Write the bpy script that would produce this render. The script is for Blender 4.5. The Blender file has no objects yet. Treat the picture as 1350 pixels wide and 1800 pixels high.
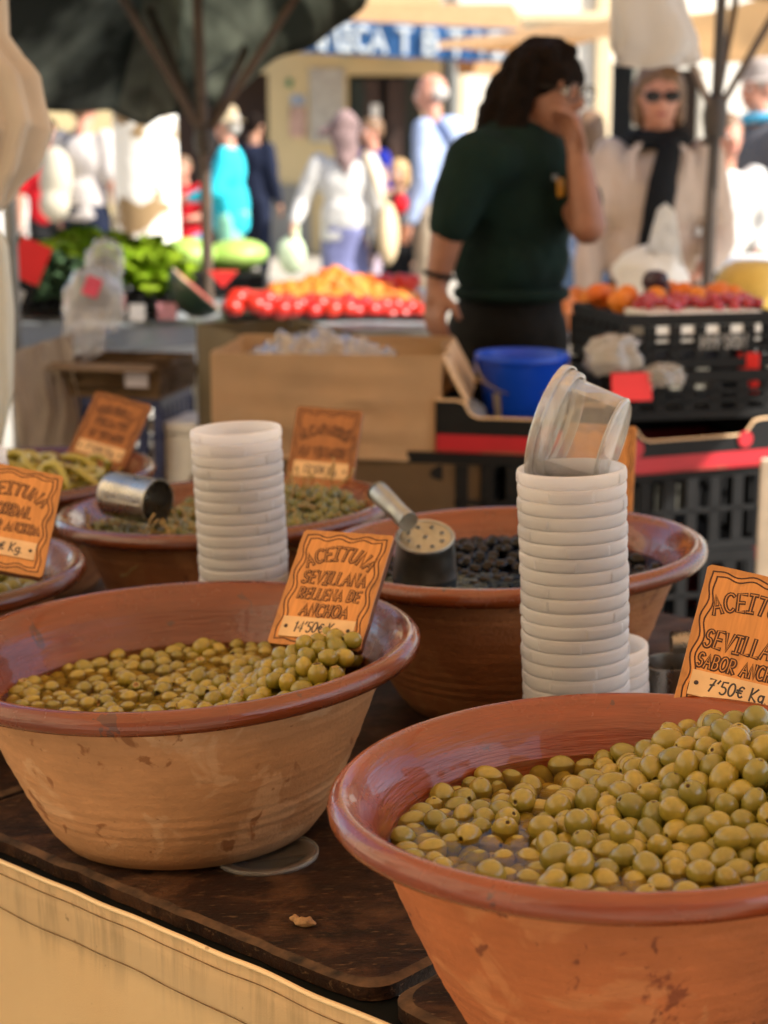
import bpy, bmesh, math, random
import numpy as np
from mathutils import Vector, Matrix, noise
random.seed(7); RNG = np.random.default_rng(11)
R = math.radians; PI = math.pi
SC = bpy.context.scene; COL = SC.collection

# ------------------------------------------------------------------ camera, sky, sun, exposure
PITCH = math.atan(660/3100); CZ = 1.42
cam = bpy.data.cameras.new('camera'); camo = bpy.data.objects.new('camera', cam); COL.objects.link(camo)
camo.location = (0, 0, CZ); camo.rotation_euler = (PI/2-PITCH, 0, 0)
cam.sensor_fit = 'VERTICAL'; cam.sensor_height = 24; cam.lens = 24*3100/1800
cam.clip_start = .05; cam.clip_end = 400
cam.dof.use_dof = True; cam.dof.focus_distance = 1.46; cam.dof.aperture_fstop = (cam.lens/1000)/.0100
SC.camera = camo
SUN_DIR = Vector((.80, -.42, 0)).normalized(); SUN_EL = R(41)
w = bpy.data.worlds.new('World'); SC.world = w; w.use_nodes = True
nt = w.node_tree; nt.nodes.clear()
sky = nt.nodes.new('ShaderNodeTexSky'); sky.sky_type = 'NISHITA'; sky.sun_disc = False
sky.sun_elevation = SUN_EL; sky.sun_rotation = math.atan2(SUN_DIR.x, SUN_DIR.y)
bg = nt.nodes.new('ShaderNodeBackground'); bg.inputs[1].default_value = .10
wo = nt.nodes.new('ShaderNodeOutputWorld'); nt.links.new(sky.outputs[0], bg.inputs[0]); nt.links.new(bg.outputs[0], wo.inputs[0])
sl = bpy.data.lights.new('sun', 'SUN'); sl.energy = 4.2; sl.angle = R(.5); sl.color = (1, .94, .84)
so = bpy.data.objects.new('sun', sl); COL.objects.link(so); so.location = (5, -5, 12)
sdir = Vector((SUN_DIR.x*math.cos(SUN_EL), SUN_DIR.y*math.cos(SUN_EL), math.sin(SUN_EL)))
so.rotation_euler = sdir.to_track_quat('Z', 'Y').to_euler()
SC.view_settings.view_transform = 'Standard'; SC.view_settings.look = 'None'; SC.view_settings.gamma = 1
SC.view_settings.use_curve_mapping = False
SC.view_settings.exposure = 1.55
SC.render.engine = 'CYCLES'
SC.cycles.use_denoising = True
SC.cycles.max_bounces = 8; SC.cycles.transparent_max_bounces = 24; SC.cycles.diffuse_bounces = 4
SC.cycles.caustics_reflective = False; SC.cycles.caustics_refractive = False

# ------------------------------------------------------------------ frames
def at(px, py, Y):
    """a point of the place, from where it shows in the photograph and its distance"""
    u = (px-675)/3100; v = (900-py)/3100
    d = Vector((u, math.cos(PITCH)+v*math.sin(PITCH), -math.sin(PITCH)+v*math.cos(PITCH)))
    return Vector((0, 0, CZ)) + d*(Y/d.y)
# the olive stall's table stands a little out of level
_n = Vector((-.042, .012, 1)).normalized(); _e1 = Vector((1, 0, .042)).normalized(); _e2 = _n.cross(_e1)
ST = Matrix(((_e1.x, _e2.x, _n.x, 0), (_e1.y, _e2.y, _n.y, 1.7), (_e1.z, _e2.z, _n.z, .75), (0, 0, 0, 1)))
def L(x, y, z=0): return ST @ Vector((x, y, z))

# ------------------------------------------------------------------ objects
def tag(o, label=None, cat=None, group=None, kind=None):
    if label: o['label'] = label
    if cat: o['category'] = cat
    if group: o['group'] = group
    if kind: o['kind'] = kind
    return o
def link(name, data, parent=None, mw=None):
    o = bpy.data.objects.new(name, data); COL.objects.link(o)
    if parent is not None: o.parent = parent
    if mw is not None: o.matrix_world = mw
    return o
def thing(name, label, cat, mw=None, group=None):
    o = link(name, None); o.empty_display_size = .05
    if mw is not None: o.matrix_world = mw if isinstance(mw, Matrix) else Matrix.Translation(mw)
    return tag(o, label, cat, group)
def mesh(name, bm, mats, smooth=True, angle=None):
    me = bpy.data.meshes.new(name); bm.normal_update(); bm.to_mesh(me); bm.free()
    for m in (mats if isinstance(mats, (list, tuple)) else [mats]): me.materials.append(m)
    if smooth:
        me.shade_smooth()
        if angle: me.set_sharp_from_angle(angle=R(angle))
    return me
def part(name, bm, mats, parent=None, mw=None, smooth=True, angle=40):
    return link(name, mesh(name, bm, mats, smooth, angle), parent, mw)
def copy_tree(o, parent=None):
    c = o.copy(); COL.objects.link(c)
    if parent is not None: c.parent = parent
    for ch in list(o.children): copy_tree(ch, c)
    return c
def TR(loc=(0, 0, 0), rx=0, ry=0, rz=0, s=1):
    return Matrix.Translation(loc) @ Matrix.Rotation(rz, 4, 'Z') @ Matrix.Rotation(ry, 4, 'Y') @ Matrix.Rotation(rx, 4, 'X') @ Matrix.Scale(s, 4)

# ------------------------------------------------------------------ mesh helpers
def box(bm, c, s, m=None, bevel=0, mi=0):
    """box of centre c and size s"""
    g = bmesh.ops.create_cube(bm, size=1)['verts']
    bmesh.ops.scale(bm, vec=Vector(s), verts=g); bmesh.ops.translate(bm, vec=Vector(c), verts=g)
    fs = {f for v in g for f in v.link_faces}
    if bevel:
        es = list({e for v in g for e in v.link_edges})
        r = bmesh.ops.bevel(bm, geom=es, offset=bevel, segments=2, affect='EDGES', profile=.6)
        g = list({v for f in r['faces'] for v in f.verts} | {v for v in g if v.is_valid}); fs = {f for v in g for f in v.link_faces}
    if m is not None: bmesh.ops.transform(bm, matrix=m, verts=g)
    for f in fs: f.material_index = mi
    return g
def lathe(bm, prof, n=32, m=None, cap0=False, cap1=False, mi=0, wob=0, seed=0):
    """surface of revolution about z from (radius, z) pairs"""
    rings = []
    for r, z in prof:
        ring = []
        for k in range(n):
            a = 2*PI*k/n
            rr = r*(1+wob*math.sin(3*a+seed+z*20)+wob*.6*math.sin(5*a+seed*2))
            p = Vector((rr*math.cos(a), rr*math.sin(a), z))
            ring.append(bm.verts.new(m @ p if m is not None else p))
        rings.append(ring)
    for a, b in zip(rings, rings[1:]):
        for k in range(n):
            bm.faces.new((a[k], a[(k+1) % n], b[(k+1) % n], b[k])).material_index = mi
    if cap0: bm.faces.new(list(reversed(rings[0]))).material_index = mi
    if cap1: bm.faces.new(rings[-1]).material_index = mi
    return rings
def tube(bm, pts, rad, n=8, cap=True, mi=0, flat=1):
    pts = [Vector(p) for p in pts]; rings = []
    up = None
    for i, p in enumerate(pts):
        d = (pts[min(i+1, len(pts)-1)]-pts[max(i-1, 0)]).normalized()
        if up is None:
            up = Vector((0, 0, 1)) if abs(d.z) < .9 else Vector((0, 1, 0))
        s = d.cross(up)
        if s.length < 1e-5: s = d.cross(Vector((1, 0, 0)))
        s.normalize(); up = s.cross(d).normalized()
        r = rad[i] if isinstance(rad, (list, tuple)) else rad
        rings.append([bm.verts.new(p+(s*math.cos(2*PI*k/n)+up*math.sin(2*PI*k/n)*flat)*r) for k in range(n)])
    for a, b in zip(rings, rings[1:]):
        for k in range(n):
            bm.faces.new((a[k], a[(k+1) % n], b[(k+1) % n], b[k])).material_index = mi
    if cap:
        bm.faces.new(list(reversed(rings[0]))).material_index = mi; bm.faces.new(rings[-1]).material_index = mi
def grid(bm, f, nu, nv, mi=0):
    V = [[bm.verts.new(f(i/nu, j/nv)) for j in range(nv+1)] for i in range(nu+1)]
    for i in range(nu):
        for j in range(nv):
            bm.faces.new((V[i][j], V[i+1][j], V[i+1][j+1], V[i][j+1])).material_index = mi
    return V
def solidify(bm, t):
    bmesh.ops.solidify(bm, geom=bm.faces[:], thickness=t)
def ell(bm, c, r, m=None, n=3, mi=0):
    g = bmesh.ops.create_icosphere(bm, subdivisions=n, radius=1)['verts']
    bmesh.ops.scale(bm, vec=Vector(r), verts=g)
    if m is not None: bmesh.ops.transform(bm, matrix=m, verts=g)
    bmesh.ops.translate(bm, vec=Vector(c), verts=g)
    for v in g:
        for f in v.link_faces: f.material_index = mi
    return g
def nz(p, s=1, seed=0): return noise.noise(Vector(p)*s+Vector((seed*7.3, seed*3.1, seed)))

# ------------------------------------------------------------------ materials
class N:
    def __init__(s, name):
        s.m = bpy.data.materials.new(name); s.m.use_nodes = True; s.t = s.m.node_tree; s.t.nodes.clear()
        s.out = s.add('ShaderNodeOutputMaterial'); s.tc = s.add('ShaderNodeTexCoord')
    def add(s, k, **kw):
        n = s.t.nodes.new(k)
        for a, b in kw.items(): setattr(n, a, b)
        return n
    def link(s, a, b): s.t.links.new(a, b)
    def put(s, sock, v):
        if isinstance(v, bpy.types.NodeSocket): s.link(v, sock)
        elif isinstance(v, (tuple, list)) and len(v) == 3 and sock.type == 'RGBA': sock.default_value = (*v, 1)
        else: sock.default_value = v
    def map(s, scale=(1, 1, 1), src='Object'):
        mp = s.add('ShaderNodeMapping'); s.link(s.tc.outputs[src], mp.inputs[0]); mp.inputs['Scale'].default_value = scale
        return mp.outputs[0]
    def noise(s, scale, detail=4, vec=None, rough=.55, dist=0):
        n = s.add('ShaderNodeTexNoise'); s.link(vec or s.tc.outputs['Object'], n.inputs['Vector'])
        n.inputs['Scale'].default_value = scale; n.inputs['Detail'].default_value = detail
        n.inputs['Roughness'].default_value = rough; n.inputs['Distortion'].default_value = dist
        return n.outputs['Fac']
    def ramp(s, fac, stops):
        r = s.add('ShaderNodeValToRGB'); s.link(fac, r.inputs[0]); e = r.color_ramp.elements
        while len(e) < len(stops): e.new(.5)
        for x, (p, c) in zip(e, stops):
            x.position = p; x.color = (c, c, c, 1) if isinstance(c, (int, float)) else (*c, 1)
        return r.outputs[0]
    def mix(s, fac, a, b, mode='MIX'):
        n = s.add('ShaderNodeMix', data_type='RGBA', blend_type=mode)
        s.put(n.inputs[0], fac); s.put(n.inputs[6], a); s.put(n.inputs[7], b)
        return n.outputs[2]
    def bump(s, h, strength=.3, dist=.002):
        b = s.add('ShaderNodeBump'); s.link(h, b.inputs['Height']); b.inputs['Strength'].default_value = strength
        b.inputs['Distance'].default_value = dist
        return b.outputs[0]
    def bsdf(s, **kw):
        b = s.add('ShaderNodeBsdfPrincipled')
        nm = dict(color='Base Color', rough='Roughness', metal='Metallic', normal='Normal', coat='Coat Weight', coatr='Coat Roughness',
                  spec='Specular IOR Level', sss='Subsurface Weight', sssr='Subsurface Radius', sssc='Subsurface Scale', trans='Transmission Weight', ior='IOR', alpha='Alpha', sheen='Sheen Weight', em='Emission Color', ems='Emission Strength')
        for k, v in kw.items(): s.put(b.inputs[nm[k]], v)
        return b
    def done(s, sh): s.link(sh if isinstance(sh, bpy.types.NodeSocket) else sh.outputs[0], s.out.inputs[0]); return s.m
def mul(c, k): return tuple(min(1, x*k) for x in c)
_MC = {}
def mat(name, c, rough=.55, var=.18, scale=14, coat=0, metal=0, bump=.15, bscale=60, spec=.5, bdist=.002):
    """plain surface: two noise scales of colour and a fine relief"""
    if name in _MC: return _MC[name]
    s = N(name)
    col = s.mix(s.ramp(s.noise(scale), [(.3, 0), (.7, 1)]), mul(c, 1-var), mul(c, 1+var))
    b = s.bsdf(color=col, rough=rough, coat=coat, metal=metal, spec=spec)
    if bump: s.link(s.bump(s.noise(bscale, 5), bump, bdist), b.inputs['Normal'])
    _MC[name] = s.done(b); return _MC[name]
def fabric(name, c, var=.12, scale=9, translucent=0, rough=.9):
    if name in _MC: return _MC[name]
    s = N(name)
    col = s.mix(s.ramp(s.noise(scale, 5), [(.3, 0), (.7, 1)]), mul(c, 1-var), mul(c, 1+var))
    b = s.bsdf(color=col, rough=rough, spec=.2)
    s.link(s.bump(s.noise(scale*3, 6), .35, .01), b.inputs['Normal'])
    if translucent:
        t = s.add('ShaderNodeBsdfTranslucent'); s.put(t.inputs[0], col)
        m = s.add('ShaderNodeMixShader'); m.inputs[0].default_value = translucent
        s.link(b.outputs[0], m.inputs[1]); s.link(t.outputs[0], m.inputs[2]); b = m
    _MC[name] = s.done(b); return _MC[name]
def terracotta(name, base, light, dark, seed, stain=.5):
    s = N(name); mp = s.add('ShaderNodeMapping'); s.link(s.tc.outputs['Object'], mp.inputs[0]); mp.inputs['Location'].default_value = (seed*3.1, seed*1.7, seed)
    v = mp.outputs[0]
    mp2 = s.add('ShaderNodeMapping'); s.link(v, mp2.inputs[0]); mp2.inputs['Scale'].default_value = (1, 1, 3.2)
    col = s.mix(s.ramp(s.noise(11, 7, v, .62), [(.30, 0), (.70, 1)]), mul(base, .78), mul(base, 1.12))
    col = s.mix(s.ramp(s.noise(13, 6, v, .55, .8), [(.53, 0), (.575, .8)]), col, light)          # pale dry patches with hard edges
    col = s.mix(s.ramp(s.noise(30, 3, mp2.outputs[0], .6), [(.35, .35), (.7, 0)]), col, mul(base, .6))  # throwing rings
    drip = s.ramp(s.noise(24, 4, v, .5, 1.0), [(.64, 0), (.675, stain)])
    col = s.mix(drip, col, dark)
    low = s.ramp(s.noise(12, 8, v, .62, .6), [(.645, 0), (.68, stain)])
    col = s.mix(low, col, mul(dark, 1.3))
    col = s.mix(s.ramp(s.noise(150, 2, v), [(.72, 0), (.75, .5)]), col, mul(dark, .5))
    b = s.bsdf(color=col, rough=.72, spec=.3)
    h = s.mix(.5, s.noise(60, 6, mp2.outputs[0]), s.noise(220, 3, v))
    s.link(s.bump(h, .55, .003), b.inputs['Normal'])
    return s.done(b)
def glaze(name, base, seed):
    s = N(name); mp = s.add('ShaderNodeMapping'); s.link(s.tc.outputs['Object'], mp.inputs[0]); mp.inputs['Location'].default_value = (seed*2.1, seed, seed*3)
    v = mp.outputs[0]
    mp2 = s.add('ShaderNodeMapping'); s.link(v, mp2.inputs[0]); mp2.inputs['Scale'].default_value = (1, 1, 14)
    col = s.mix(s.ramp(s.noise(7, 5, v), [(.3, 0), (.7, 1)]), mul(base, .78), mul(base, 1.25))
    col = s.mix(s.ramp(s.noise(11, 3, mp2.outputs[0]), [(.4, .45), (.7, 0)]), col, mul(base, .62))
    col = s.mix(s.ramp(s.noise(28, 4, v, .6, .6), [(.665, 0), (.68, .8)]), col, (.075, .03, .022))  # worn, dark chips
    b = s.bsdf(color=col, rough=s.ramp(s.noise(24, 4, v), [(.35, .14), (.7, .36)]), spec=.45, coat=.4, coatr=.04)
    s.link(s.bump(s.noise(26, 4, mp2.outputs[0]), .4, .003), b.inputs['Normal'])
    return s.done(b)
def rnd_skin(name, a, b_, rough=.3, coat=.25, dark=None):
    """fruit skin: every object gets its own tone between a and b"""
    s = N(name); oi = s.add('ShaderNodeObjectInfo')
    geo = s.add('ShaderNodeNewGeometry')
    wn = s.add('ShaderNodeTexWhiteNoise', noise_dimensions='1D'); add = s.add('ShaderNodeMath', operation='ADD')
    s.link(oi.outputs['Random'], add.inputs[0]); s.link(geo.outputs['Random Per Island'], add.inputs[1]); s.link(add.outputs[0], wn.inputs['W'])
    col = s.mix(wn.outputs['Value'], a, b_)
    col = s.mix(s.ramp(s.noise(130, 4), [(.3, .0), (.75, .45)]), col, mul(a, .72))
    if dark: col = s.mix(s.ramp(wn.outputs['Value'], [(.86, 0), (.9, .7)]), col, dark)
    b = s.bsdf(color=col, rough=rough, coat=coat, coatr=.16, spec=.25 if a[0] < .05 else .45)
    s.link(s.bump(s.noise(420, 3), .12, .0006), b.inputs['Normal'])
    return s.done(b)

M_TERRA_A = terracotta('terracotta pale', (.50, .25, .108), (.60, .35, .18), (.22, .082, .026), 1, .8)
M_TERRA_B = terracotta('terracotta orange', (.45, .138, .044), (.50, .19, .07), (.14, .036, .014), 2.4, .85)
M_TERRA_C = terracotta('terracotta brown', (.33, .125, .045), (.38, .16, .06), (.13, .04, .018), 3.7, .6)
M_GLAZE = [glaze('glaze %d' % i, c, i) for i, c in enumerate([(.17, .036, .009), (.205, .039, .0095), (.175, .040, .010), (.145, .036, .011), (.11, .03, .012)])]
M_OLIVE = rnd_skin('plain olive skin', (.18, .165, .026), (.35, .265, .036), .26, .4)
M_OLIVE_S = rnd_skin('stuffed olive skin', (.21, .18, .020), (.36, .275, .032), .26, .4)
M_GORDAL = rnd_skin('large olive skin', (.16, .155, .035), (.235, .20, .04), .3, .3)
M_BLACK = rnd_skin('black olive skin', (.0025, .0025, .0025), (.006, .005, .0045), .13, 0)
M_CAPER = rnd_skin('caperberry skin', (.10, .11, .022), (.20, .18, .035), .35, .25)
M_STEM = mat('caper stem', (.30, .20, .06), .5)
M_PEPPER = rnd_skin('pepper skin', (.36, .29, .035), (.42, .37, .06), .28, .4)
M_PIT = mat('olive hole', (.09, .055, .02), .6)
M_PASTE = mat('anchovy paste', (.42, .28, .12), .6)
def brine(name, tint, f0=1.33, wave=.12):
    s = N(name); tr = s.add('ShaderNodeBsdfTransparent'); s.put(tr.inputs[0], tint)
    gl = s.add('ShaderNodeBsdfGlossy'); gl.inputs['Roughness'].default_value = .03
    fr = s.add('ShaderNodeFresnel'); fr.inputs[0].default_value = f0
    bp = s.bump(s.noise(55, 3, None, .5, .3), wave, .006); s.link(bp, gl.inputs['Normal']); s.link(bp, fr.inputs['Normal'])
    m = s.add('ShaderNodeMixShader'); mu = s.add('ShaderNodeMath', operation='MULTIPLY'); s.link(fr.outputs[0], mu.inputs[0]); mu.inputs[1].default_value = .6; s.link(mu.outputs[0], m.inputs[0]); s.link(tr.outputs[0], m.inputs[1]); s.link(gl.outputs[0], m.inputs[2])
    return s.done(m)
M_BRINE = brine('murky brine', (.84, .76, .46)); M_BRINE_D = brine('dark brine', (.20, .20, .18), 1.36, .3)
def plastic_milky():
    s = N('milky plastic'); a = s.bsdf(color=(.93, .91, .91), rough=.28, spec=.4, sss=.85, sssr=(1, 1, 1), sssc=.012)
    t = s.add('ShaderNodeBsdfTranslucent'); s.put(t.inputs[0], (.90, .90, .92))
    m = s.add('ShaderNodeMixShader'); m.inputs[0].default_value = .52; s.link(a.outputs[0], m.inputs[1]); s.link(t.outputs[0], m.inputs[2])
    tr = s.add('ShaderNodeBsdfTransparent'); m2 = s.add('ShaderNodeMixShader')
    lw = s.add('ShaderNodeLayerWeight'); lw.inputs[0].default_value = .3
    s.link(s.ramp(lw.outputs['Facing'], [(0, .28), (.8, .06)]), m2.inputs[0]); s.link(m.outputs[0], m2.inputs[1]); s.link(tr.outputs[0], m2.inputs[2])
    return s.done(m2)
M_MILKY = plastic_milky()
def plastic_clear(name, base=.05, edge=.6, tint=(.95, .95, .94), gloss=.5):
    s = N(name); tr = s.add('ShaderNodeBsdfTransparent'); s.put(tr.inputs[0], tint)
    a = s.bsdf(color=(.74, .71, .68), rough=.12, spec=.6)
    lw = s.add('ShaderNodeLayerWeight'); lw.inputs[0].default_value = .25
    m = s.add('ShaderNodeMixShader'); s.link(s.ramp(lw.outputs['Facing'], [(.15, base), (1, edge)]), m.inputs[0])
    s.link(tr.outputs[0], m.inputs[1]); s.link(a.outputs[0], m.inputs[2])
    gl = s.add('ShaderNodeBsdfGlossy'); gl.inputs['Roughness'].default_value = .06
    fr = s.add('ShaderNodeFresnel'); fr.inputs[0].default_value = 1.3; mm = s.add('ShaderNodeMath', operation='MULTIPLY'); s.link(fr.outputs[0], mm.inputs[0]); mm.inputs[1].default_value = gloss
    m2 = s.add('ShaderNodeMixShader'); s.link(mm.outputs[0], m2.inputs[0]); s.link(m.outputs[0], m2.inputs[1]); s.link(gl.outputs[0], m2.inputs[2])
    return s.done(m2)
M_CLEAR = plastic_clear('clear plastic', .075, .6); M_CLEAR2 = plastic_clear('clear plastic rim', .20, .75)
M_CLEAR3 = plastic_clear('clear lid', .02, .35)
M_BAG = plastic_clear('thin white bag', .36, .95, (.93, .93, .93), .9)
M_FILM = plastic_clear('thin film', .30, .8, (.95, .95, .95))
def sign_wood(name, c):
    s = N(name); v = s.map((26, 26, 2.2))
    col = s.mix(s.ramp(s.noise(9, 6, v, .6, .4), [(.3, 0), (.7, 1)]), mul(c, .80), mul(c, 1.18))
    col = s.mix(s.ramp(s.noise(38, 4), [(.58, 0), (.72, .7)]), col, mul(c, .45))
    col = s.mix(s.ramp(s.noise(9, 3), [(.35, .45), (.65, 0)]), col, mul(c, .6))
    sp = s.add('ShaderNodeSeparateXYZ'); s.link(s.tc.outputs['Object'], sp.inputs[0]); ed = None
    for ax, lim in ((0, .05), (2, .0675)):
        a_ = s.add('ShaderNodeMath', operation='ABSOLUTE'); s.link(sp.outputs[ax], a_.inputs[0]); d_ = s.add('ShaderNodeMath', operation='DIVIDE'); s.link(a_.outputs[0], d_.inputs[0]); d_.inputs[1].default_value = lim
        if ed is None: ed = d_
        else:
            mxn = s.add('ShaderNodeMath', operation='MAXIMUM'); s.link(ed.outputs[0], mxn.inputs[0]); s.link(d_.outputs[0], mxn.inputs[1]); ed = mxn
    jit = s.add('ShaderNodeMath', operation='MULTIPLY_ADD'); s.link(s.noise(45, 4), jit.inputs[0]); jit.inputs[1].default_value = .16; s.link(ed.outputs[0], jit.inputs[2])
    col = s.mix(s.ramp(jit.outputs[0], [(.965, 0), (1.0, .0), (1.09, .7)] if False else [(.93, 0), (1.0, .35)]), col, mul(c, .3))
    b = s.bsdf(color=col, rough=.42, coat=.2, coatr=.25, spec=.4)
    s.link(s.bump(s.noise(14, 5, v), .25, .001), b.inputs['Normal']); return s.done(b)
M_SIGN = sign_wood('varnished sign wood', (.60, .255, .062)); M_SIGN_D = sign_wood('aged sign wood', (.36, .135, .035))
M_BURN = mat('burnt groove', (.055, .020, .009), .8, .4, 90)
M_EDGE = mat('burnt edge', (.115, .04, .015), .7, .4, 60)
M_PLATE = mat('price plate wood', (.66, .44, .22), .5, .14, 30)
M_INK = mat('dark ink', (.025, .022, .025), .5)
M_NAIL = mat('rusty nail', (.035, .018, .012), .55, .3, 200)
def table_wood():
    s = N('oiled dark board'); v = s.map((2.2, 14, 14))
    col = s.mix(s.ramp(s.noise(3.5, 8, v, .65, .5), [(.3, 0), (.72, 1)]), (.005, .0025, .0015), (.05, .019, .0085))
    col = s.mix(s.ramp(s.noise(13, 7, None, .65, .4), [(.50, 0), (.66, .75)]), col, (.135, .062, .028))
    col = s.mix(s.ramp(s.noise(50, 6, s.map((1, 4, 4)), .7), [(.58, 0), (.68, .75)]), col, (.25, .145, .07))
    col = s.mix(s.ramp(s.noise(190, 3), [(.66, 0), (.7, .6)]), col, (.006, .004, .003))
    b = s.bsdf(color=col, rough=s.ramp(s.noise(9, 5), [(.3, .42), (.7, .75)]), spec=.25)
    s.link(s.bump(s.mix(.5, s.noise(24, 7, v, .7), s.noise(120, 5)), .8, .004), b.inputs['Normal']); return s.done(b)
M_TABLE = table_wood(); M_RAW = mat('worn board edge', (.095, .052, .025), .85, .9, 34, bump=.8, bscale=90)
M_RAIL = mat('black painted rail', (.008, .009, .008), .8, spec=.1)
def skirt_cloth():
    s = N('ochre canvas'); uv = s.tc.outputs['UV']
    col = s.mix(s.ramp(s.noise(3.2, 5), [(.3, 0), (.7, 1)]), (.86, .64, .36), (.90, .70, .42))
    mp = s.add('ShaderNodeMapping'); s.link(uv, mp.inputs[0]); mp.inputs['Scale'].default_value = (120, 2.2, 1)
    sep = s.add('ShaderNodeSeparateXYZ'); s.link(uv, sep.inputs[0])
    st = s.ramp(s.noise(1.0, 4, mp.outputs[0], .7), [(.47, 0), (.62, 1)])
    band = s.ramp(sep.outputs[1], [(0, .55), (.035, .95), (.07, .45), (.085, .6), (.12, .06), (.2, 0)])
    big = s.ramp(s.noise(7, 3, uv), [(.33, .15), (.56, 1)])
    f = s.mix(1, s.mix(1, st, band, 'MULTIPLY'), big, 'MULTIPLY')
    f = s.mix(1, f, (.34, .34, .34), 'MULTIPLY'); col = s.mix(f, col, (.20, .115, .035))
    col = s.mix(s.ramp(s.noise(60, 2), [(.72, 0), (.76, .5)]), col, (.25, .13, .05))
    b = s.bsdf(color=col, rough=.62, spec=.3)
    s.link(s.bump(s.mix(.3, s.noise(5, 5), s.noise(700, 2)), .25, .006), b.inputs['Normal']); return s.done(b)
M_SKIRT = skirt_cloth(); M_THREAD = mat('mildewed thread', (.17, .095, .035), .9, .5, 120)
def steel(name, c, rough=.3):
    s = N(name); col = s.mix(s.ramp(s.noise(30, 6), [(.3, 0), (.7, 1)]), mul(c, .7), mul(c, 1.1))
    b = s.bsdf(color=col, rough=s.ramp(s.noise(45, 5), [(.3, rough*.7), (.7, rough*1.4)]), metal=1)
    s.link(s.bump(s.noise(70, 5), .12, .002), b.inputs['Normal']); return s.done(b)
M_STEEL = steel('worn steel', (.52, .48, .42), .28); M_ALU = steel('dull aluminium', (.42, .42, .38), .42); M_PLATED = steel('dulled steel plate', (.46, .43, .34), .4)
M_CARD = mat('brown cardboard', (.60, .41, .24), .8, .13, 6, bump=.1); M_CARD2 = mat('dark cardboard', (.17, .105, .05), .8, .15, 6, bump=.1)
M_CARD3 = mat('grey cardboard', (.24, .185, .105), .8, .12, 6, bump=.1)
M_BUCKET = mat('blue plastic', (.003, .055, .52), .35, .12, 6, bump=.03, spec=.35)
M_CRATE = mat('black plastic', (.006, .006, .0065), .6, .3, 20, bump=.05, spec=.2)
M_RED = mat('red print', (.36, .005, .014), .5, .1, 8, bump=0); M_REDL = mat('bright red label', (.72, .02, .022), .45, .1, 8, bump=0)
M_WHITE = mat('white plastic', (.78, .78, .76), .4, .05, 5, bump=.05); M_FOAM = mat('white foam', (.80, .80, .76), .8, .05, 40)
M_GREYLID = mat('grey plastic', (.12, .12, .125), .4)
M_BLUEP = mat('navy plastic', (.010, .018, .085), .4)

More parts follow.
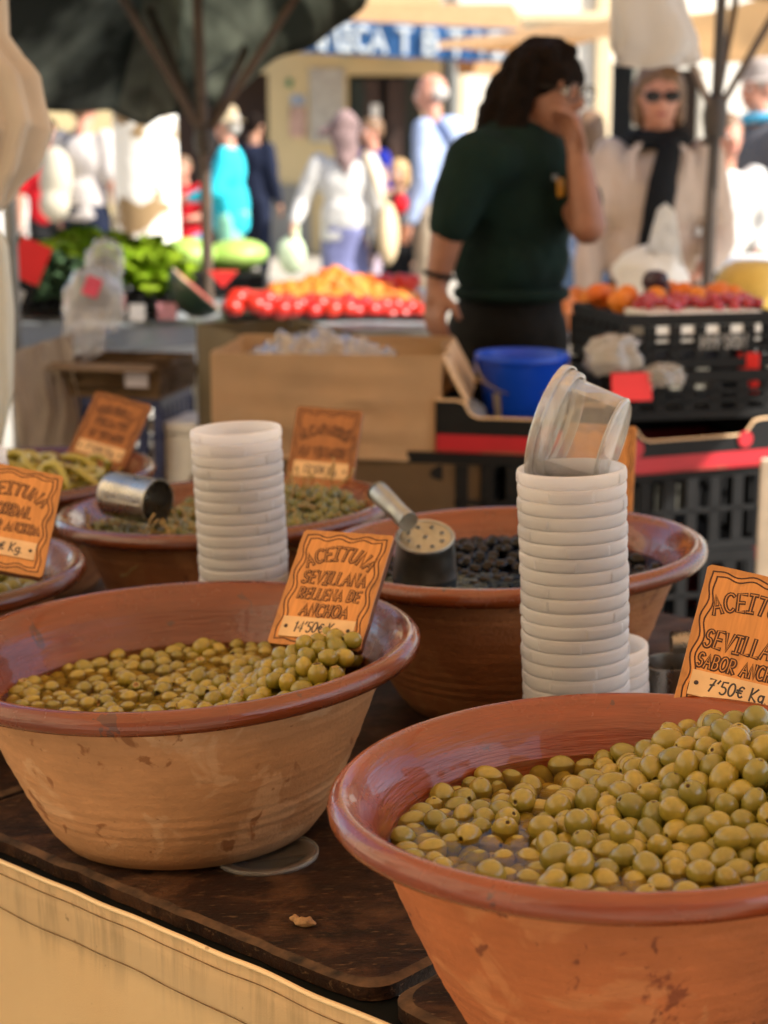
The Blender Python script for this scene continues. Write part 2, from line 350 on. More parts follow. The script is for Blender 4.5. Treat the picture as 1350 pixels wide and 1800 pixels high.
# ------------------------------------------------------------------ stroke lettering
def arc(cx, cy, rx, ry, a0, a1, n=9):
    return [(cx+rx*math.cos(R(a0+(a1-a0)*i/n)), cy+ry*math.sin(R(a0+(a1-a0)*i/n))) for i in range(n+1)]
F = {
 'A': (.62, [[(0, 0), (.32, 1), (.62, 0)], [(.13, .36), (.52, .36)]]),
 'B': (.56, [[(.04, 0), (.04, 1)], [(.04, 1)]+arc(.26, .77, .22, .23, 90, -90)+[(.04, .54)], [(.04, .54)]+arc(.27, .27, .26, .27, 90, -90)+[(.04, 0)]]),
 'C': (.60, [arc(.36, .5, .33, .5, 48, 312, 12)]),
 'D': (.60, [[(.04, 0), (.04, 1)], [(.04, 1)]+arc(.18, .5, .40, .5, 90, -90, 10)+[(.04, 0)]]),
 'E': (.52, [[(.5, 1), (.04, 1), (.04, 0), (.52, 0)], [(.04, .52), (.44, .52)]]),
 'F': (.5, [[(.5, 1), (.04, 1), (.04, 0)], [(.04, .52), (.42, .52)]]),
 'G': (.64, [arc(.36, .5, .33, .5, 50, 300, 12)+[(.62, .12), (.62, .45), (.36, .45)]]),
 'H': (.58, [[(.04, 0), (.04, 1)], [(.54, 0), (.54, 1)], [(.04, .5), (.54, .5)]]),
 'I': (.44, [[(.22, 0), (.22, 1)], [(.02, 1), (.42, 1)], [(.02, 0), (.42, 0)]]),
 'K': (.56, [[(.04, 0), (.04, 1)], [(.52, 1), (.06, .42), (.54, 0)]]),
 'L': (.5, [[(.04, 1), (.04, 0), (.5, 0)]]),
 'M': (.74, [[(.02, 0), (.14, 1), (.37, .3), (.6, 1), (.72, 0)]]),
 'N': (.6, [[(.04, 0), (.06, 1), (.54, 0), (.56, 1)]]),
 'O': (.68, [arc(.34, .5, .33, .5, 90, 450, 16)]),
 'P': (.54, [[(.04, 0), (.04, 1)], [(.04, 1)]+arc(.26, .73, .25, .27, 90, -90)+[(.04, .46)]]),
 'R': (.58, [[(.04, 0), (.04, 1)], [(.04, 1)]+arc(.26, .74, .25, .26, 90, -90)+[(.04, .48), (.56, 0)]]),
 'S': (.54, [arc(.29, .75, .22, .25, 30, 250, 9)+arc(.26, .26, .25, .26, 70, -150, 9)]),
 'T': (.6, [[(.3, 0), (.3, 1)], [(.0, 1), (.6, 1)]]),
 'U': (.6, [[(.04, 1), (.05, .4)]+arc(.3, .3, .25, .3, 190, 350, 8)+[(.56, .4), (.56, 1)]]),
 'V': (.6, [[(0, 1), (.3, 0), (.6, 1)]]),
 'Y': (.58, [[(0, 1), (.29, .5)], [(.58, 1), (.2, 0)]]),
 '0': (.56, [arc(.28, .5, .26, .5, 90, 450, 14)]),
 '1': (.26, [[(.02, .8), (.2, 1), (.16, 0)]]),
 '3': (.5, [arc(.24, .74, .22, .25, 140, -80, 8)+arc(.24, .25, .25, .26, 80, -140, 8)]),
 '4': (.56, [[(.44, 0), (.46, 1), (.02, .3), (.56, .3)]]),
 '5': (.52, [[(.5, 1), (.1, .98), (.06, .56)]+arc(.24, .3, .26, .3, 110, -140, 9)]),
 '6': (.5, [[(.42, 1)]+arc(.26, .3, .24, .3, 150, 510, 12)]),
 '7': (.52, [[(.02, .98), (.5, 1), (.18, 0)], [(.14, .5), (.46, .55)]]),
 'g': (.44, [arc(.22, .32, .2, .26, 40, 330, 9), [(.42, .58), (.42, -.12)]+arc(.22, -.12, .2, .2, 0, -150, 6)]),
 '.': (.16, [[(.06, 0), (.09, .03)]]),
 "'": (.24, [[(.06, .74), (.2, 1)]]),
 '€': (.56, [arc(.38, .5, .24, .42, 50, 310, 10), [(.0, .6), (.44, .6)], [(.0, .42), (.4, .42)]]),
 ' ': (.32, []),
}
F['Ó'] = (F['O'][0], F['O'][1]+[[(.3, 1.1), (.44, 1.28)]])
def text_lines(s, h, width=None, bend=None, gap=.17, slant=.12, jit=.03):
    """polylines of a string centred on x = 0, baseline y = 0"""
    rr = random.Random(s); out = []; x = 0
    for ch in s:
        wd, st = F[ch]; dy = rr.uniform(-jit, jit)
        for pl in st: out.append([(x+px+slant*py, py+dy) for px, py in pl])
        x += wd+gap
    tot = x-gap; k = h if width is None else width/tot
    res = []
    for pl in out:
        q = [((px-tot/2)*k, py*h) for px, py in pl]
        if bend: q = [(math.sin(a/bend)*(bend+b), math.cos(a/bend)*(bend+b)-bend) for a, b in q]
        res.append(q)
    return res
def ribbon(bm, pts, wd, h, y=0, mi=0):
    """a raised line in the xz plane facing -y; its ends run on by half its width"""
    P = [Vector((a, 0, b)) for a, b in pts]
    if len(P) < 2: return
    closed = (P[0]-P[-1]).length < 1e-6
    rows = []
    for i, p in enumerate(P):
        a = P[i-1] if i else (P[-2] if closed else p); b = P[i+1] if i < len(P)-1 else (P[1] if closed else p)
        d = b-a
        if d.length < 1e-9: d = Vector((1, 0, 0))
        d.normalize(); nrm = Vector((-d.z, 0, d.x)); q = p.copy()
        if not closed and i == 0: q -= d*wd*.6
        if not closed and i == len(P)-1: q += d*wd*.6
        rows.append([bm.verts.new(q+nrm*wd*k+Vector((0, y-hh, 0))) for k, hh in ((1, 0), (.62, h), (-.62, h), (-1, 0))])
    for a, b in zip(rows, rows[1:]):
        for k in range(3): bm.faces.new((a[k], a[k+1], b[k+1], b[k])).material_index = mi
    for r_ in (rows[0], rows[-1]): bm.faces.new(r_).material_index = mi

# ================================================================== SETTING
def ground_mat():
    s = N('stone paving'); br = s.noise(.9, 6)
    col = s.mix(s.ramp(br, [(.3, 0), (.7, 1)]), (.30, .27, .22), (.42, .38, .32))
    col = s.mix(s.ramp(s.noise(9, 6), [(.45, .0), (.75, .5)]), col, (.20, .175, .14))
    b = s.bsdf(color=col, rough=.75, spec=.3); s.link(s.bump(s.noise(30, 6), .3, .01), b.inputs['Normal']); return s.done(b)
M_GROUND = ground_mat()
bm = bmesh.new(); box(bm, (0, 40, -.06), (400, 400, .1)); tag(part('ground', bm, M_GROUND, smooth=False), 'stone paved market square', None, None, 'structure')
bm = bmesh.new(); box(bm, (0, 0, 0), (.98, .98, .018), bevel=.006); slab_me = mesh('paving_slab', bm, M_GROUND, False)
for i in range(10):
    for j in range(9):
        o = link('paving_slab', slab_me, bpy.data.objects['ground'])
        o.location = (-3.6+i*1.0+(j % 2)*.5, 12.6+j*1.0, -.003+random.uniform(-.002, .002))

M_BEIGE = mat('ochre render', (.50, .385, .20), .9, .08, 1.2, bump=.2, bscale=14); M_PALE = mat('pale render', (.74, .70, .62), .9, .06, 1.0, bump=.2, bscale=14)
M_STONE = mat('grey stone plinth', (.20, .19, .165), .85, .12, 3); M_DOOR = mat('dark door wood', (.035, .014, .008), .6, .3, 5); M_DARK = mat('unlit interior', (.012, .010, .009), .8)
M_CREAM = mat('cream stone', (.66, .52, .32), .85, .08, 3); M_GLASSD = mat('dark door glass', (.02, .028, .026), .12, .2, 3, bump=0)
def wall_with_holes(name, label, x0, x1, y, z1, holes, m, depth=.35, parent=None):
    """a facade in the xz plane facing -y with real openings"""
    xs = sorted({x0, x1, *[h[0] for h in holes], *[h[1] for h in holes]}); zs = sorted({0, z1, *[h[2] for h in holes], *[h[3] for h in holes]})
    bm = bmesh.new(); cache = {}
    def v(a, b, c):
        k = (a, b, c)
        if k not in cache: cache[k] = bm.verts.new((a, b, c))
        return cache[k]
    def solid(i, j):
        if not (0 <= i < len(xs)-1 and 0 <= j < len(zs)-1): return False
        cx, cz = (xs[i]+xs[i+1])/2, (zs[j]+zs[j+1])/2
        return not any(h[0] < cx < h[1] and h[2] < cz < h[3] for h in holes)
    for i in range(len(xs)-1):
        for j in range(len(zs)-1):
            if not solid(i, j): continue
            a, b, c, d = xs[i], xs[i+1], zs[j], zs[j+1]; y2 = y+depth
            bm.faces.new((v(a, y, c), v(b, y, c), v(b, y, d), v(a, y, d))); bm.faces.new((v(b, y2, c), v(a, y2, c), v(a, y2, d), v(b, y2, d)))
            for ok, q in ((solid(i-1, j), ((a, y2, c), (a, y, c), (a, y, d), (a, y2, d))), (solid(i+1, j), ((b, y, c), (b, y2, c), (b, y2, d), (b, y, d))),
                          (solid(i, j-1), ((a, y2, c), (b, y2, c), (b, y, c), (a, y, c))), (solid(i, j+1), ((a, y, d), (b, y, d), (b, y2, d), (a, y2, d)))):
                if not ok: bm.faces.new([v(*p) for p in q])
    return part(name, bm, m, parent, smooth=False)
YF = 22
def fx(px): return at(px, 240, YF).x
def fz(py): return at(675, py, YF).z
# ---- the ochre shop building
bl = thing('shop_building', 'ochre rendered shop building with a dark glazed doorway behind the shoppers', 'building', Vector((0, YF, 0)))
hol = [(fx(412)-1.2, fx(472), 0, fz(128)), (fx(612), fx(742), .06, fz(132))]
o = wall_with_holes('wall', '', fx(-260), fx(776), YF, 9, hol, M_BEIGE); o.parent = bl; o.matrix_parent_inverse = bl.matrix_world.inverted()
def bpart(name, c, s, m, bev=.01, parent=None):
    bm = bmesh.new(); box(bm, c, s, bevel=bev); o = part(name, bm, m, smooth=False); p = parent or bl
    o.parent = p; o.matrix_parent_inverse = p.matrix_world.inverted(); return o
bpart('plinth', ((fx(472)+fx(545))/2, YF-.03, .42), (fx(545)-fx(472), .1, .84), M_STONE)
bpart('plinth', ((fx(742)+fx(776))/2+.005, YF-.03, .42), (fx(776)-fx(742)-.02, .1, .84), M_STONE)
bpart('plaque', ((fx(545)+fx(606))/2, YF-.012, (fz(120)+fz(250))/2), (fx(606)-fx(545), .05, fz(120)-fz(250)), mat('grey wall panel', (.36, .33, .28), .8))
bpart('poster', ((fx(512)+fx(545))/2-.03, YF-.012, fz(215)), (.2, .03, .36), mat('faded poster', (.42, .26, .20), .7, .5, 9))
bpart('poster', ((fx(512)+fx(545))/2-.03, YF-.012, fz(176)), (.17, .03, .12), mat('blue poster', (.25, .29, .36), .7, .4, 9))
bpart('sign_plate', (fx(510), YF-.02, fz(146)), (.07, .03, .09), mat('green enamel', (.01, .16, .06), .4))
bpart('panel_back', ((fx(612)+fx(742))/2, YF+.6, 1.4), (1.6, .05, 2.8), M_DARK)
for k, (a, b, m) in enumerate(((614, 640, M_GLASSD), (641, 668, M_DOOR), (680, 712, M_DOOR), (713, 740, M_GLASSD))):
    d = bpart('door', ((fx(a)+fx(b))/2, YF+.16, fz(134)/2+.02), (fx(b)-fx(a)-.008, .05, fz(134)-.1), m, .008)
    if k in (1, 2): bpart('panel', ((fx(a)+fx(b))/2, YF+.125, 1.1), ((fx(b)-fx(a))*.6, .03, .5), M_DOOR, .01, d)
bpart('notice', (fx(660), YF+.115, fz(195)), (.11, .02, .16), M_WHITE, .003)
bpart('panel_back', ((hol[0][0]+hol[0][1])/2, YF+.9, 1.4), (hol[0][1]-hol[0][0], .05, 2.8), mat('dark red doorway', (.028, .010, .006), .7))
for px in (612, 692):
    bpart('wall_lamp', (fx(px), YF-.14, fz(92)), (.17, .2, .07), M_DARK, .02)
bpart('cornice', ((fx(470)+fx(776))/2, YF-.06, fz(62)), (fx(776)-fx(470), .12, .1), M_CREAM)
bpart('door_step', ((fx(612)+fx(742))/2, YF-.14, .03), (1.2, .3, .06), M_STONE, .01)
# ---- the shop's blue awning with its lettered valance
aw = thing('shop_awning', 'blue fabric shop awning with pale lettering hanging over the ochre doorway', 'awning', Vector((0, 20, 2.6)))
M_BLUEC = fabric('blue awning cloth', (.07, .19, .42), .2, 2, .25)
A0, A1 = at(520, 62, 20.2), at(921, 82, 20.2)
def ap(u, v):  # valance: u along, v down
    p = A0.lerp(A1, u); hgt = at(0, 35, 20.2).z-at(0, 95, 20.2).z
    return Vector((p.x, 20.2+.02*math.sin(u*40), p.z+hgt*(.5-v)))
bm = bmesh.new(); grid(bm, ap, 40, 3); solidify(bm, .01); o = part('valance', bm, M_BLUEC); o.parent = aw; o.matrix_parent_inverse = aw.matrix_world.inverted()
bm = bmesh.new(); grid(bm, lambda u, v: ap(u, 0).lerp(Vector((ap(u, 0).x, YF-.02, 2.98)), v), 20, 6); solidify(bm, .01)
o = part('canopy', bm, fabric('tan canvas', (.56, .37, .20))); o.parent = aw; o.matrix_parent_inverse = aw.matrix_world.inverted()
bm = bmesh.new()
slope = (A1.z-A0.z)/(A1.x-A0.x)
bm.free(); x0 = .12
for i, ch in enumerate('AMICA T B T VINC'):
    wd = F[ch][0]*.24+.035
    if ch != ' ':
        bm = bmesh.new()
        for q, pl in enumerate(F[ch][1]): ribbon(bm, [(A0.x+x0+x*.24, A0.z-.13+y*.25+slope*(x0+x*.24)) for x, y in pl], .026, .012+.0012*q, 20.165)
        o = part('letter', bm, mat('pale lettering', (.46, .50, .52), .7), smooth=False); o.parent = aw; o.matrix_parent_inverse = aw.matrix_world.inverted()
    x0 += wd
# ---- the white house on the right
wh = thing('white_house', 'white sunlit house with cream pilasters and a dark doorway', 'building', Vector((3, 26, 0)))
def gx(px, Y=26): return at(px, 240, Y).x
hol = [(gx(1072), gx(1118), 0, at(0, 108, 26).z), (gx(1168), gx(1232), 0, at(0, 120, 26).z)]
o = wall_with_holes('wall', '', gx(779), gx(1700), 26, 9, hol, M_PALE); o.parent = wh; o.matrix_parent_inverse = wh.matrix_world.inverted()
def wpart(name, c, s, m, bev=.01):
    return bpart(name, c, s, m, bev, wh)
wpart('pilaster', (gx(1056), 25.95, 2.2), (.2, .16, 4.4), M_CREAM)
wpart('pilaster', (gx(1140), 25.95, 2.2), (.2, .16, 4.4), M_CREAM)
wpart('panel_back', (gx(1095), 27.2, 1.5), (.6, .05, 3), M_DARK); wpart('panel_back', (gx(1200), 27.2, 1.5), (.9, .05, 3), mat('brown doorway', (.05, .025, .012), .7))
wpart('door_frame', (gx(812), 25.96, 1.5), (.1, .12, 3), M_CREAM)
wpart('drain_pipe', (gx(800), 25.93, 3), (.09, .1, 6), mat('grey pipe', (.3, .3, .28), .6), .03)
wpart('cornice', ((gx(779)+gx(1300))/2, 25.9, at(0, 30, 26).z), (gx(1300)-gx(779), .2, .12), M_CREAM)
# ---- the other sides of the square, out of this frame: a sunlit row on the left, a shaded one behind
M_SUNNY = mat('warm ochre render', (.62, .49, .32), .9, .08, 1.2, bump=.2, bscale=14); M_SHUT = mat('green shutter', (.03, .08, .06), .6)
def house(name, label, mw, wd, hgt):
    t = thing(name, label, 'building', mw); xs = [-wd/2+1.6+2.6*k for k in range(int((wd-2.2)/2.6)+1)]
    hl = [(x-.5, x+.5, z, z+1.7) for x in xs for z in (3.6, 6.6)]+[(x-.55, x+.55, 0, 2.4) for x in xs[::2]]
    o = wall_with_holes('wall', '', -wd/2, wd/2, 0, hgt, hl, M_SUNNY); o.parent = t
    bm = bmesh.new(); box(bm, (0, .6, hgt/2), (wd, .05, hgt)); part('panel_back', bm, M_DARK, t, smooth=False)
    for a, b, c, d in hl:
        for q in (0, 1):
            bm = bmesh.new(); box(bm, ((a+b)/2+(b-a)/4*(2*q-1), .1, (c+d)/2), ((b-a)/2-.02, .05, d-c-.02), None, .006); part('shutter' if c > 1 else 'door', bm, M_SHUT if c > 1 else M_DOOR, t, smooth=False)
    bm = bmesh.new(); box(bm, (0, .1, hgt+.06), (wd+.3, .7, .12), None, .01); part('cornice', bm, M_CREAM, t, smooth=False)
    return t
house('row_house', 'sunlit ochre house row along the left side of the square', TR((-8.0, -4, 0), rz=PI/2), 22, 9.5)
house('row_house', 'ochre house row behind the photographer', TR((1, -13, 0), rz=PI), 18, 9.5)
# ---- tan awnings strung across
M_TAN = fabric('tan canvas', (.56, .37, .20), .1, 2, .35); M_TAN2 = fabric('sand canvas', (.62, .43, .23), .12, 3, .45)
def cloth(name, label, cat, pts, nu, nv, m, sag=.1, amp=.03, th=.006, seed=1):
    """a four-cornered cloth hung between points (a b / d c)"""
    a, b, c, d = [Vector(p) for p in pts]; o0 = (a+b+c+d)/4
    def f(u, v):
        p = a.lerp(b, u).lerp(d.lerp(c, u), v)-o0
        p.z -= sag*math.sin(PI*u)*math.sin(PI*v) + amp*nz(p, 1.6, seed); p.y += amp*nz(p, 2.3, seed+4)
        return p
    bm = bmesh.new(); grid(bm, f, nu, nv); solidify(bm, th)
    return tag(part(name, bm, m, mw=Matrix.Translation(o0)), label, cat)
cloth('awning', 'tan canvas awning strung in front of the white house above the market seller', 'awning', (at(770, 70, 17), at(1110, 28, 16), at(1110, 62, 14.5), at(770, 92, 15.5)), 20, 8, M_TAN, .12, .05, seed=2)
cloth('awning', 'small tan awning beside the blue valance', 'awning', (at(800, 105, 21.2), at(925, 100, 21.2), at(915, 140, 20.6), at(805, 132, 20.6)), 10, 6, M_TAN, .05, .04, seed=3)

# ---- whitewashed pillar
s = N('flaking whitewash'); v = s.tc.outputs['Object']
col = s.mix(s.ramp(s.noise(2.2, 6, v, .6, .5), [(.53, 0), (.56, 1)]), (.80, .78, .72), (.26, .17, .08))
b = s.bsdf(color=col, rough=.9); s.link(s.bump(s.noise(9, 6), .5, .02), b.inputs['Normal']); M_WASH = s.done(b)
bm = bmesh.new(); pc = at(248, 300, 9.2); n = 9
lathe(bm, [(.20, 0), (.185, .06), (.172, .3), (.168, 1.4), (.165, 2.6), (.19, 3.0), (.22, 3.1)], 56, cap0=True, cap1=True, wob=.003, seed=2)
tag(part('pillar', bm, M_WASH, mw=Matrix.Translation((pc.x, 9.4, 0))), 'thick whitewashed pillar with flaking ochre patches behind the lettuces', 'pillar')

# ---- the olive stall's own canopy, above the frame: it shades the bowls and warms the light
ca = thing('shade_canopy', 'wide ochre canvas canopy on four posts over the olive stall', 'canopy', Vector((0, 1.2, 2.35)))
M_CANOPY = fabric('ochre canopy canvas', (.86, .61, .36), .05, 1.5, .66)
bm = bmesh.new(); grid(bm, lambda u, v: Vector((-1.5+4.5*u, -2.1+3.35*v, .12*math.sin(PI*v)-.04*math.sin(PI*u*4)**2)), 24, 14); solidify(bm, .004); part('canvas', bm, M_CANOPY, ca)
for x, y in ((-1.48, -2.05), (2.95, -2.05), (-1.48, 1.15), (2.95, 1.15)):
    bm = bmesh.new(); tube(bm, [(x, y, -2.35), (x, y, .02)], .018, 10); part('post', bm, mat('grey tube', (.2, .2, .19), .4, metal=.6), ca)

# ---- unseen canopy above the frame, added to shade the seller and the black crates
cb = thing('shade_canopy', 'unseen heavier sand canvas canopy on posts, added to shade the market seller and the black crates', 'canopy', Vector((1.3, 4.0, 2.5)))
M_CANOPY2 = fabric('heavy sand canvas', (.66, .50, .32), .06, 1.5, .5)
bm = bmesh.new(); grid(bm, lambda u, v: Vector((-2.3+3.5*u, -1.75+2.45*v, .10*math.sin(PI*v)-.03*math.sin(PI*u*5)**2)), 24, 14); solidify(bm, .004); part('canvas', bm, M_CANOPY2, cb)
for x, y in ((1.17, .68), (-2.28, .68)):
    bm = bmesh.new(); tube(bm, [(x, y, -2.5), (x, y, .02)], .018, 10); part('post', bm, mat('grey tube', (.2, .2, .19), .4, metal=.6), cb)

# ================================================================== OLIVE STALL: table
def E_(s_, t_): return (s_*.7195+t_*.6945, -s_*.6945+t_*.7195)   # along the front edge / inwards
tb = thing('stall_table', 'dark oil-stained board table under the terracotta bowls', 'table', ST.copy())
SEG = [(-1.62, -.98), (-.97, -.352), (-.342, .276), (.291, .905), (.915, 1.5)]
ZR = Matrix.Rotation(math.atan2(-.6945, .7195), 4, 'Z')
for i, (a, b) in enumerate(SEG):
    bm = bmesh.new(); t0 = -.297-.006*(i % 2); t1 = .80; rc = .028
    out = []
    for cx, cy, a0 in ((a+rc, t0+rc, 180), (b-rc, t0+rc, 270), (b-rc, t1-rc, 0), (a+rc, t1-rc, 90)):
        out += [(cx+rc*math.cos(R(a0+90*k/5)), cy+rc*math.sin(R(a0+90*k/5))) for k in range(6)]
    # more points on the front edge for a chewed outline
    front = [(a+rc+(b-a-2*rc)*k/26, t0+.004*nz((k*.6, i*3, 0))-.002) for k in range(1, 26)]
    out = out[:6]+front+out[6:]
    lo = [bm.verts.new((x, y, -.015)) for x, y in out]; hi = [bm.verts.new((x, y, -.003)) for x, y in out]
    c = Vector(((a+b)/2, (t0+t1)/2, 0))
    top = [bm.verts.new((c.x+(x-c.x)*.972, c.y+(y-c.y)*.985+.003*nz((x*40, y*30, i)), 0)) for x, y in out]
    bm.faces.new(list(reversed(lo))); bm.faces.new(top).material_index = 0
    for k in range(len(out)):
        j = (k+1) % len(out)
        bm.faces.new((lo[k], lo[j], hi[j], hi[k])).material_index = 0; bm.faces.new((hi[k], hi[j], top[j], top[k])).material_index = 1
    bmesh.ops.transform(bm, matrix=ZR, verts=bm.verts)
    part('board', bm, [M_TABLE, M_RAW], tb, angle=30)
for t in (-.299, .72):
    bm = bmesh.new(); x0, y0 = E_(-1.6, t); x1, y1 = E_(1.5, t)
    box(bm, (-.05, t, -.0375), (3.12, .066, .042), ZR, .003); part('rail', bm, M_RAIL, tb, smooth=False)
for s_ in (-1.5, -.36, .75):
    for t in (-.285, .7):
        bm = bmesh.new(); x, y = E_(s_, t); box(bm, (x, y, -.41), (.035, .035, .70), None, .004); part('leg', bm, M_RAIL, tb, smooth=False)
# the ochre canvas skirt
bm = bmesh.new(); uvl = bm.loops.layers.uv.new('UVMap')
def sk(u, v):
    s_ = -1.5+2.9*u; d = .66*v
    wv = .007*v*math.sin(s_*11)+.012*v*nz((s_*5, v*3, 1))+.0035*nz((s_*14, v*9, 2))
    x, y = E_(s_, -.3355-.03*v-wv); return Vector((x, y, .002-d+.0012*nz((s_*9, 0, 5))))
V = grid(bm, sk, 150, 26)
idx = {v: (i/150, j/26) for i, row in enumerate(V) for j, v in enumerate(row)}
for f in bm.faces:
    for l in f.loops: l[uvl].uv = (idx[l.vert][0], idx[l.vert][1])
solidify(bm, .0018)
skirt = part('table_skirt', bm, M_SKIRT, mw=ST.copy(), angle=None); tag(skirt, 'ochre canvas skirt with dark stitched hem hanging from the front of the table', 'table skirt')
def stitch(v0, amp, seed):
    bm = bmesh.new(); pts = []
    for k in range(240):
        u = .02+.96*k/239; p = sk(u, v0+amp*nz((u*30, seed, 0))); x, y = E_(0, -1); pts.append(p+Vector((x, y, 0))*.0012)
    tube(bm, pts, [.0006+.0005*abs(nz((k*.7, seed, 3))) for k in range(240)], 5, flat=.6); part('stitching', bm, M_THREAD, skirt)
stitch(.018, .002, 1); stitch(.074, .004, 2)
bm = bmesh.new(); pts = [sk(.02+.96*k/199, 0)+Vector((0, 0, .0005)) for k in range(200)]; tube(bm, pts, .0022, 6); part('hem', bm, M_SKIRT, skirt)

# ================================================================== terracotta bowls
BODY = [(0, .004), (.100, .004), (.118, 0), (.127, .003), (.139, .018), (.157, .052), (.175, .092), (.191, .132), (.2005, .156), (.2035, .1675)]
RIM = [(.2032, .1677), (.213, .1682), (.224, .1685), (.2325, .1715), (.2365, .1765), (.237, .182), (.2355, .187), (.231, .1908), (.2255, .192), (.219, .1895), (.211, .183), (.2055, .1765),
       (.2005, .171), (.197, .163), (.191, .150), (.183, .133), (.166, .098), (.149, .062), (.130, .032), (.108, .018), (0, .016)]
_rg = random.Random(4)
def ridged(pr, n, amp):
    d = [0]
    for a, b in zip(pr, pr[1:]): d.append(d[-1]+math.hypot(b[0]-a[0], b[1]-a[1]))
    out = []
    for i in range(n+1):
        u = d[-1]*i/n; r = float(np.interp(u, d, [p[0] for p in pr])); z = float(np.interp(u, d, [p[1] for p in pr])); out.append((r, z))
    out = [out[0]]+[((a[0]+2*b[0]+c[0])/4+amp*nz((i*.45, 1, 2)), (a[1]+2*b[1]+c[1])/4) for i, (a, b, c) in enumerate(zip(out, out[1:], out[2:]))]+[out[-1]]
    return out
def rin(z):
    pr = [p for p in RIM if p[1] <= .176][3:]
    pr = sorted([(z_, r_) for r_, z_ in RIM[11:]])
    return float(np.interp(z, [p[0] for p in pr], [p[1] for p in pr]))
BOWLS = {}
def bowl(key, label, x, y, R_, mt, mg, tilt=0, lift=0, seed=0, zs=1):
    mw = ST @ TR((x, y, lift), 0, -tilt, seed*1.3)
    k = R_/.237
    b = thing('terracotta_bowl', label, 'bowl', mw, 'terracotta bowls on the olive table')
    bm = bmesh.new(); lathe(bm, [(r*k, z*zs) for r, z in BODY[:4]+ridged(BODY[4:], 56, .0011)], 96, wob=.005, seed=seed); part('body', bm, mt, b, angle=None)
    bm = bmesh.new(); lathe(bm, [(r*k, z*zs) for r, z in RIM[:12]+ridged(RIM[12:-1], 40, .0009)+RIM[-1:]], 128, wob=.005, seed=seed); part('glazed_rim', bm, mg, b, angle=None)
    BOWLS[key] = (x, y, R_, ST @ TR((x, y, lift), 0, -tilt, 0), b)
    return b
bowl('A', 'wide bowl of stuffed olives, pale clay with brown drips, nearest the ochre skirt', -.1938, -.0308, .237, M_TERRA_A, M_GLAZE[0], .012, .004, 1)
bowl('B', 'orange clay bowl of plain green olives in front of the tall tub stack', .1857, -.4635, .2187, M_TERRA_B, M_GLAZE[1], 0, 0, 2)
bowl('C', 'brown bowl of black olives with an upturned metal ladle in it', .1551, .3558, .237, M_TERRA_C, M_GLAZE[2], 0, 0, 3)
bowl('D', 'bowl of caperberries with a steel can lying in it', -.2086, .6677, .233, M_TERRA_C, M_GLAZE[3], .02, .003, 4)
bowl('F', 'bowl of large olives under the gordal sign, cut by the left edge', -.59, .35, .237, M_TERRA_C, M_GLAZE[3], 0, 0, 5)
bowl('E', 'brown glazed bowl heaped with yellow green peppers', -.585, 1.03, .232, M_TERRA_C, M_GLAZE[4], .01, 0, 6)

def brine_disc(key, z, label, m):
    x, y, R_, mw, b = BOWLS[key]; r = rin(z)*R_/.237+.001; bm = bmesh.new()
    rings = []
    for q in (1, .75, .5, .25):
        rings.append([bm.verts.new((r*q*math.cos(2*PI*k/64), r*q*math.sin(2*PI*k/64), z)) for k in range(64)])
    for a, c in zip(rings, rings[1:]):
        for k in range(64): bm.faces.new((a[k], a[(k+1) % 64], c[(k+1) % 64], c[k]))
    bm.faces.new(rings[-1])
    return tag(part('brine', bm, m, mw=mw), label, 'brine')
def pack(n, d, z0, hs, R_, seed, it=170, avoid=None, zspread=.03, jit=.25):
    """let n round bodies of diameter d settle over the height field hs inside a bowl"""
    rg = np.random.default_rng(seed); k = R_/.237
    zz = np.linspace(.0, .25, 60); rr = np.array([rin(min(z, .176)) if z < .176 else np.interp(z, [.176, .192], [.2055, .226]) for z in zz])*k
    a = rg.uniform(0, 2*PI, n); r0 = np.sqrt(rg.uniform(0, 1, n))*(np.interp(z0, zz, rr)-d*.5)
    P = np.c_[r0*np.cos(a), r0*np.sin(a), np.zeros(n)]; P[:, 2] = hs(P[:, 0], P[:, 1])+rg.uniform(0, zspread, n)
    off = rg.uniform(-jit, jit, n)*d
    for i in range(it):
        P[:, 2] -= .0012
        D = P[:, None]-P[None]; dist = np.sqrt((D**2).sum(-1))+1e-9; ov = np.clip(d*.97-dist, 0, None); np.fill_diagonal(ov, 0)
        P += ((D/dist[..., None])*ov[..., None]*.38).sum(1)
        P[:, 2] = np.maximum(P[:, 2], hs(P[:, 0], P[:, 1])+off)
        lim = np.interp(P[:, 2], zz, rr)-d*.48; q = np.hypot(P[:, 0], P[:, 1])+1e-9; f = np.minimum(1, lim/q); P[:, 0] *= f; P[:, 1] *= f
        if avoid is not None:
            for ax, ay, ar in avoid:
                dx, dy = P[:, 0]-ax, P[:, 1]-ay; q = np.hypot(dx, dy)+1e-9; s_ = np.maximum(1, ar/q); P[:, 0] = ax+dx*s_; P[:, 1] = ay+dy*s_
    return P
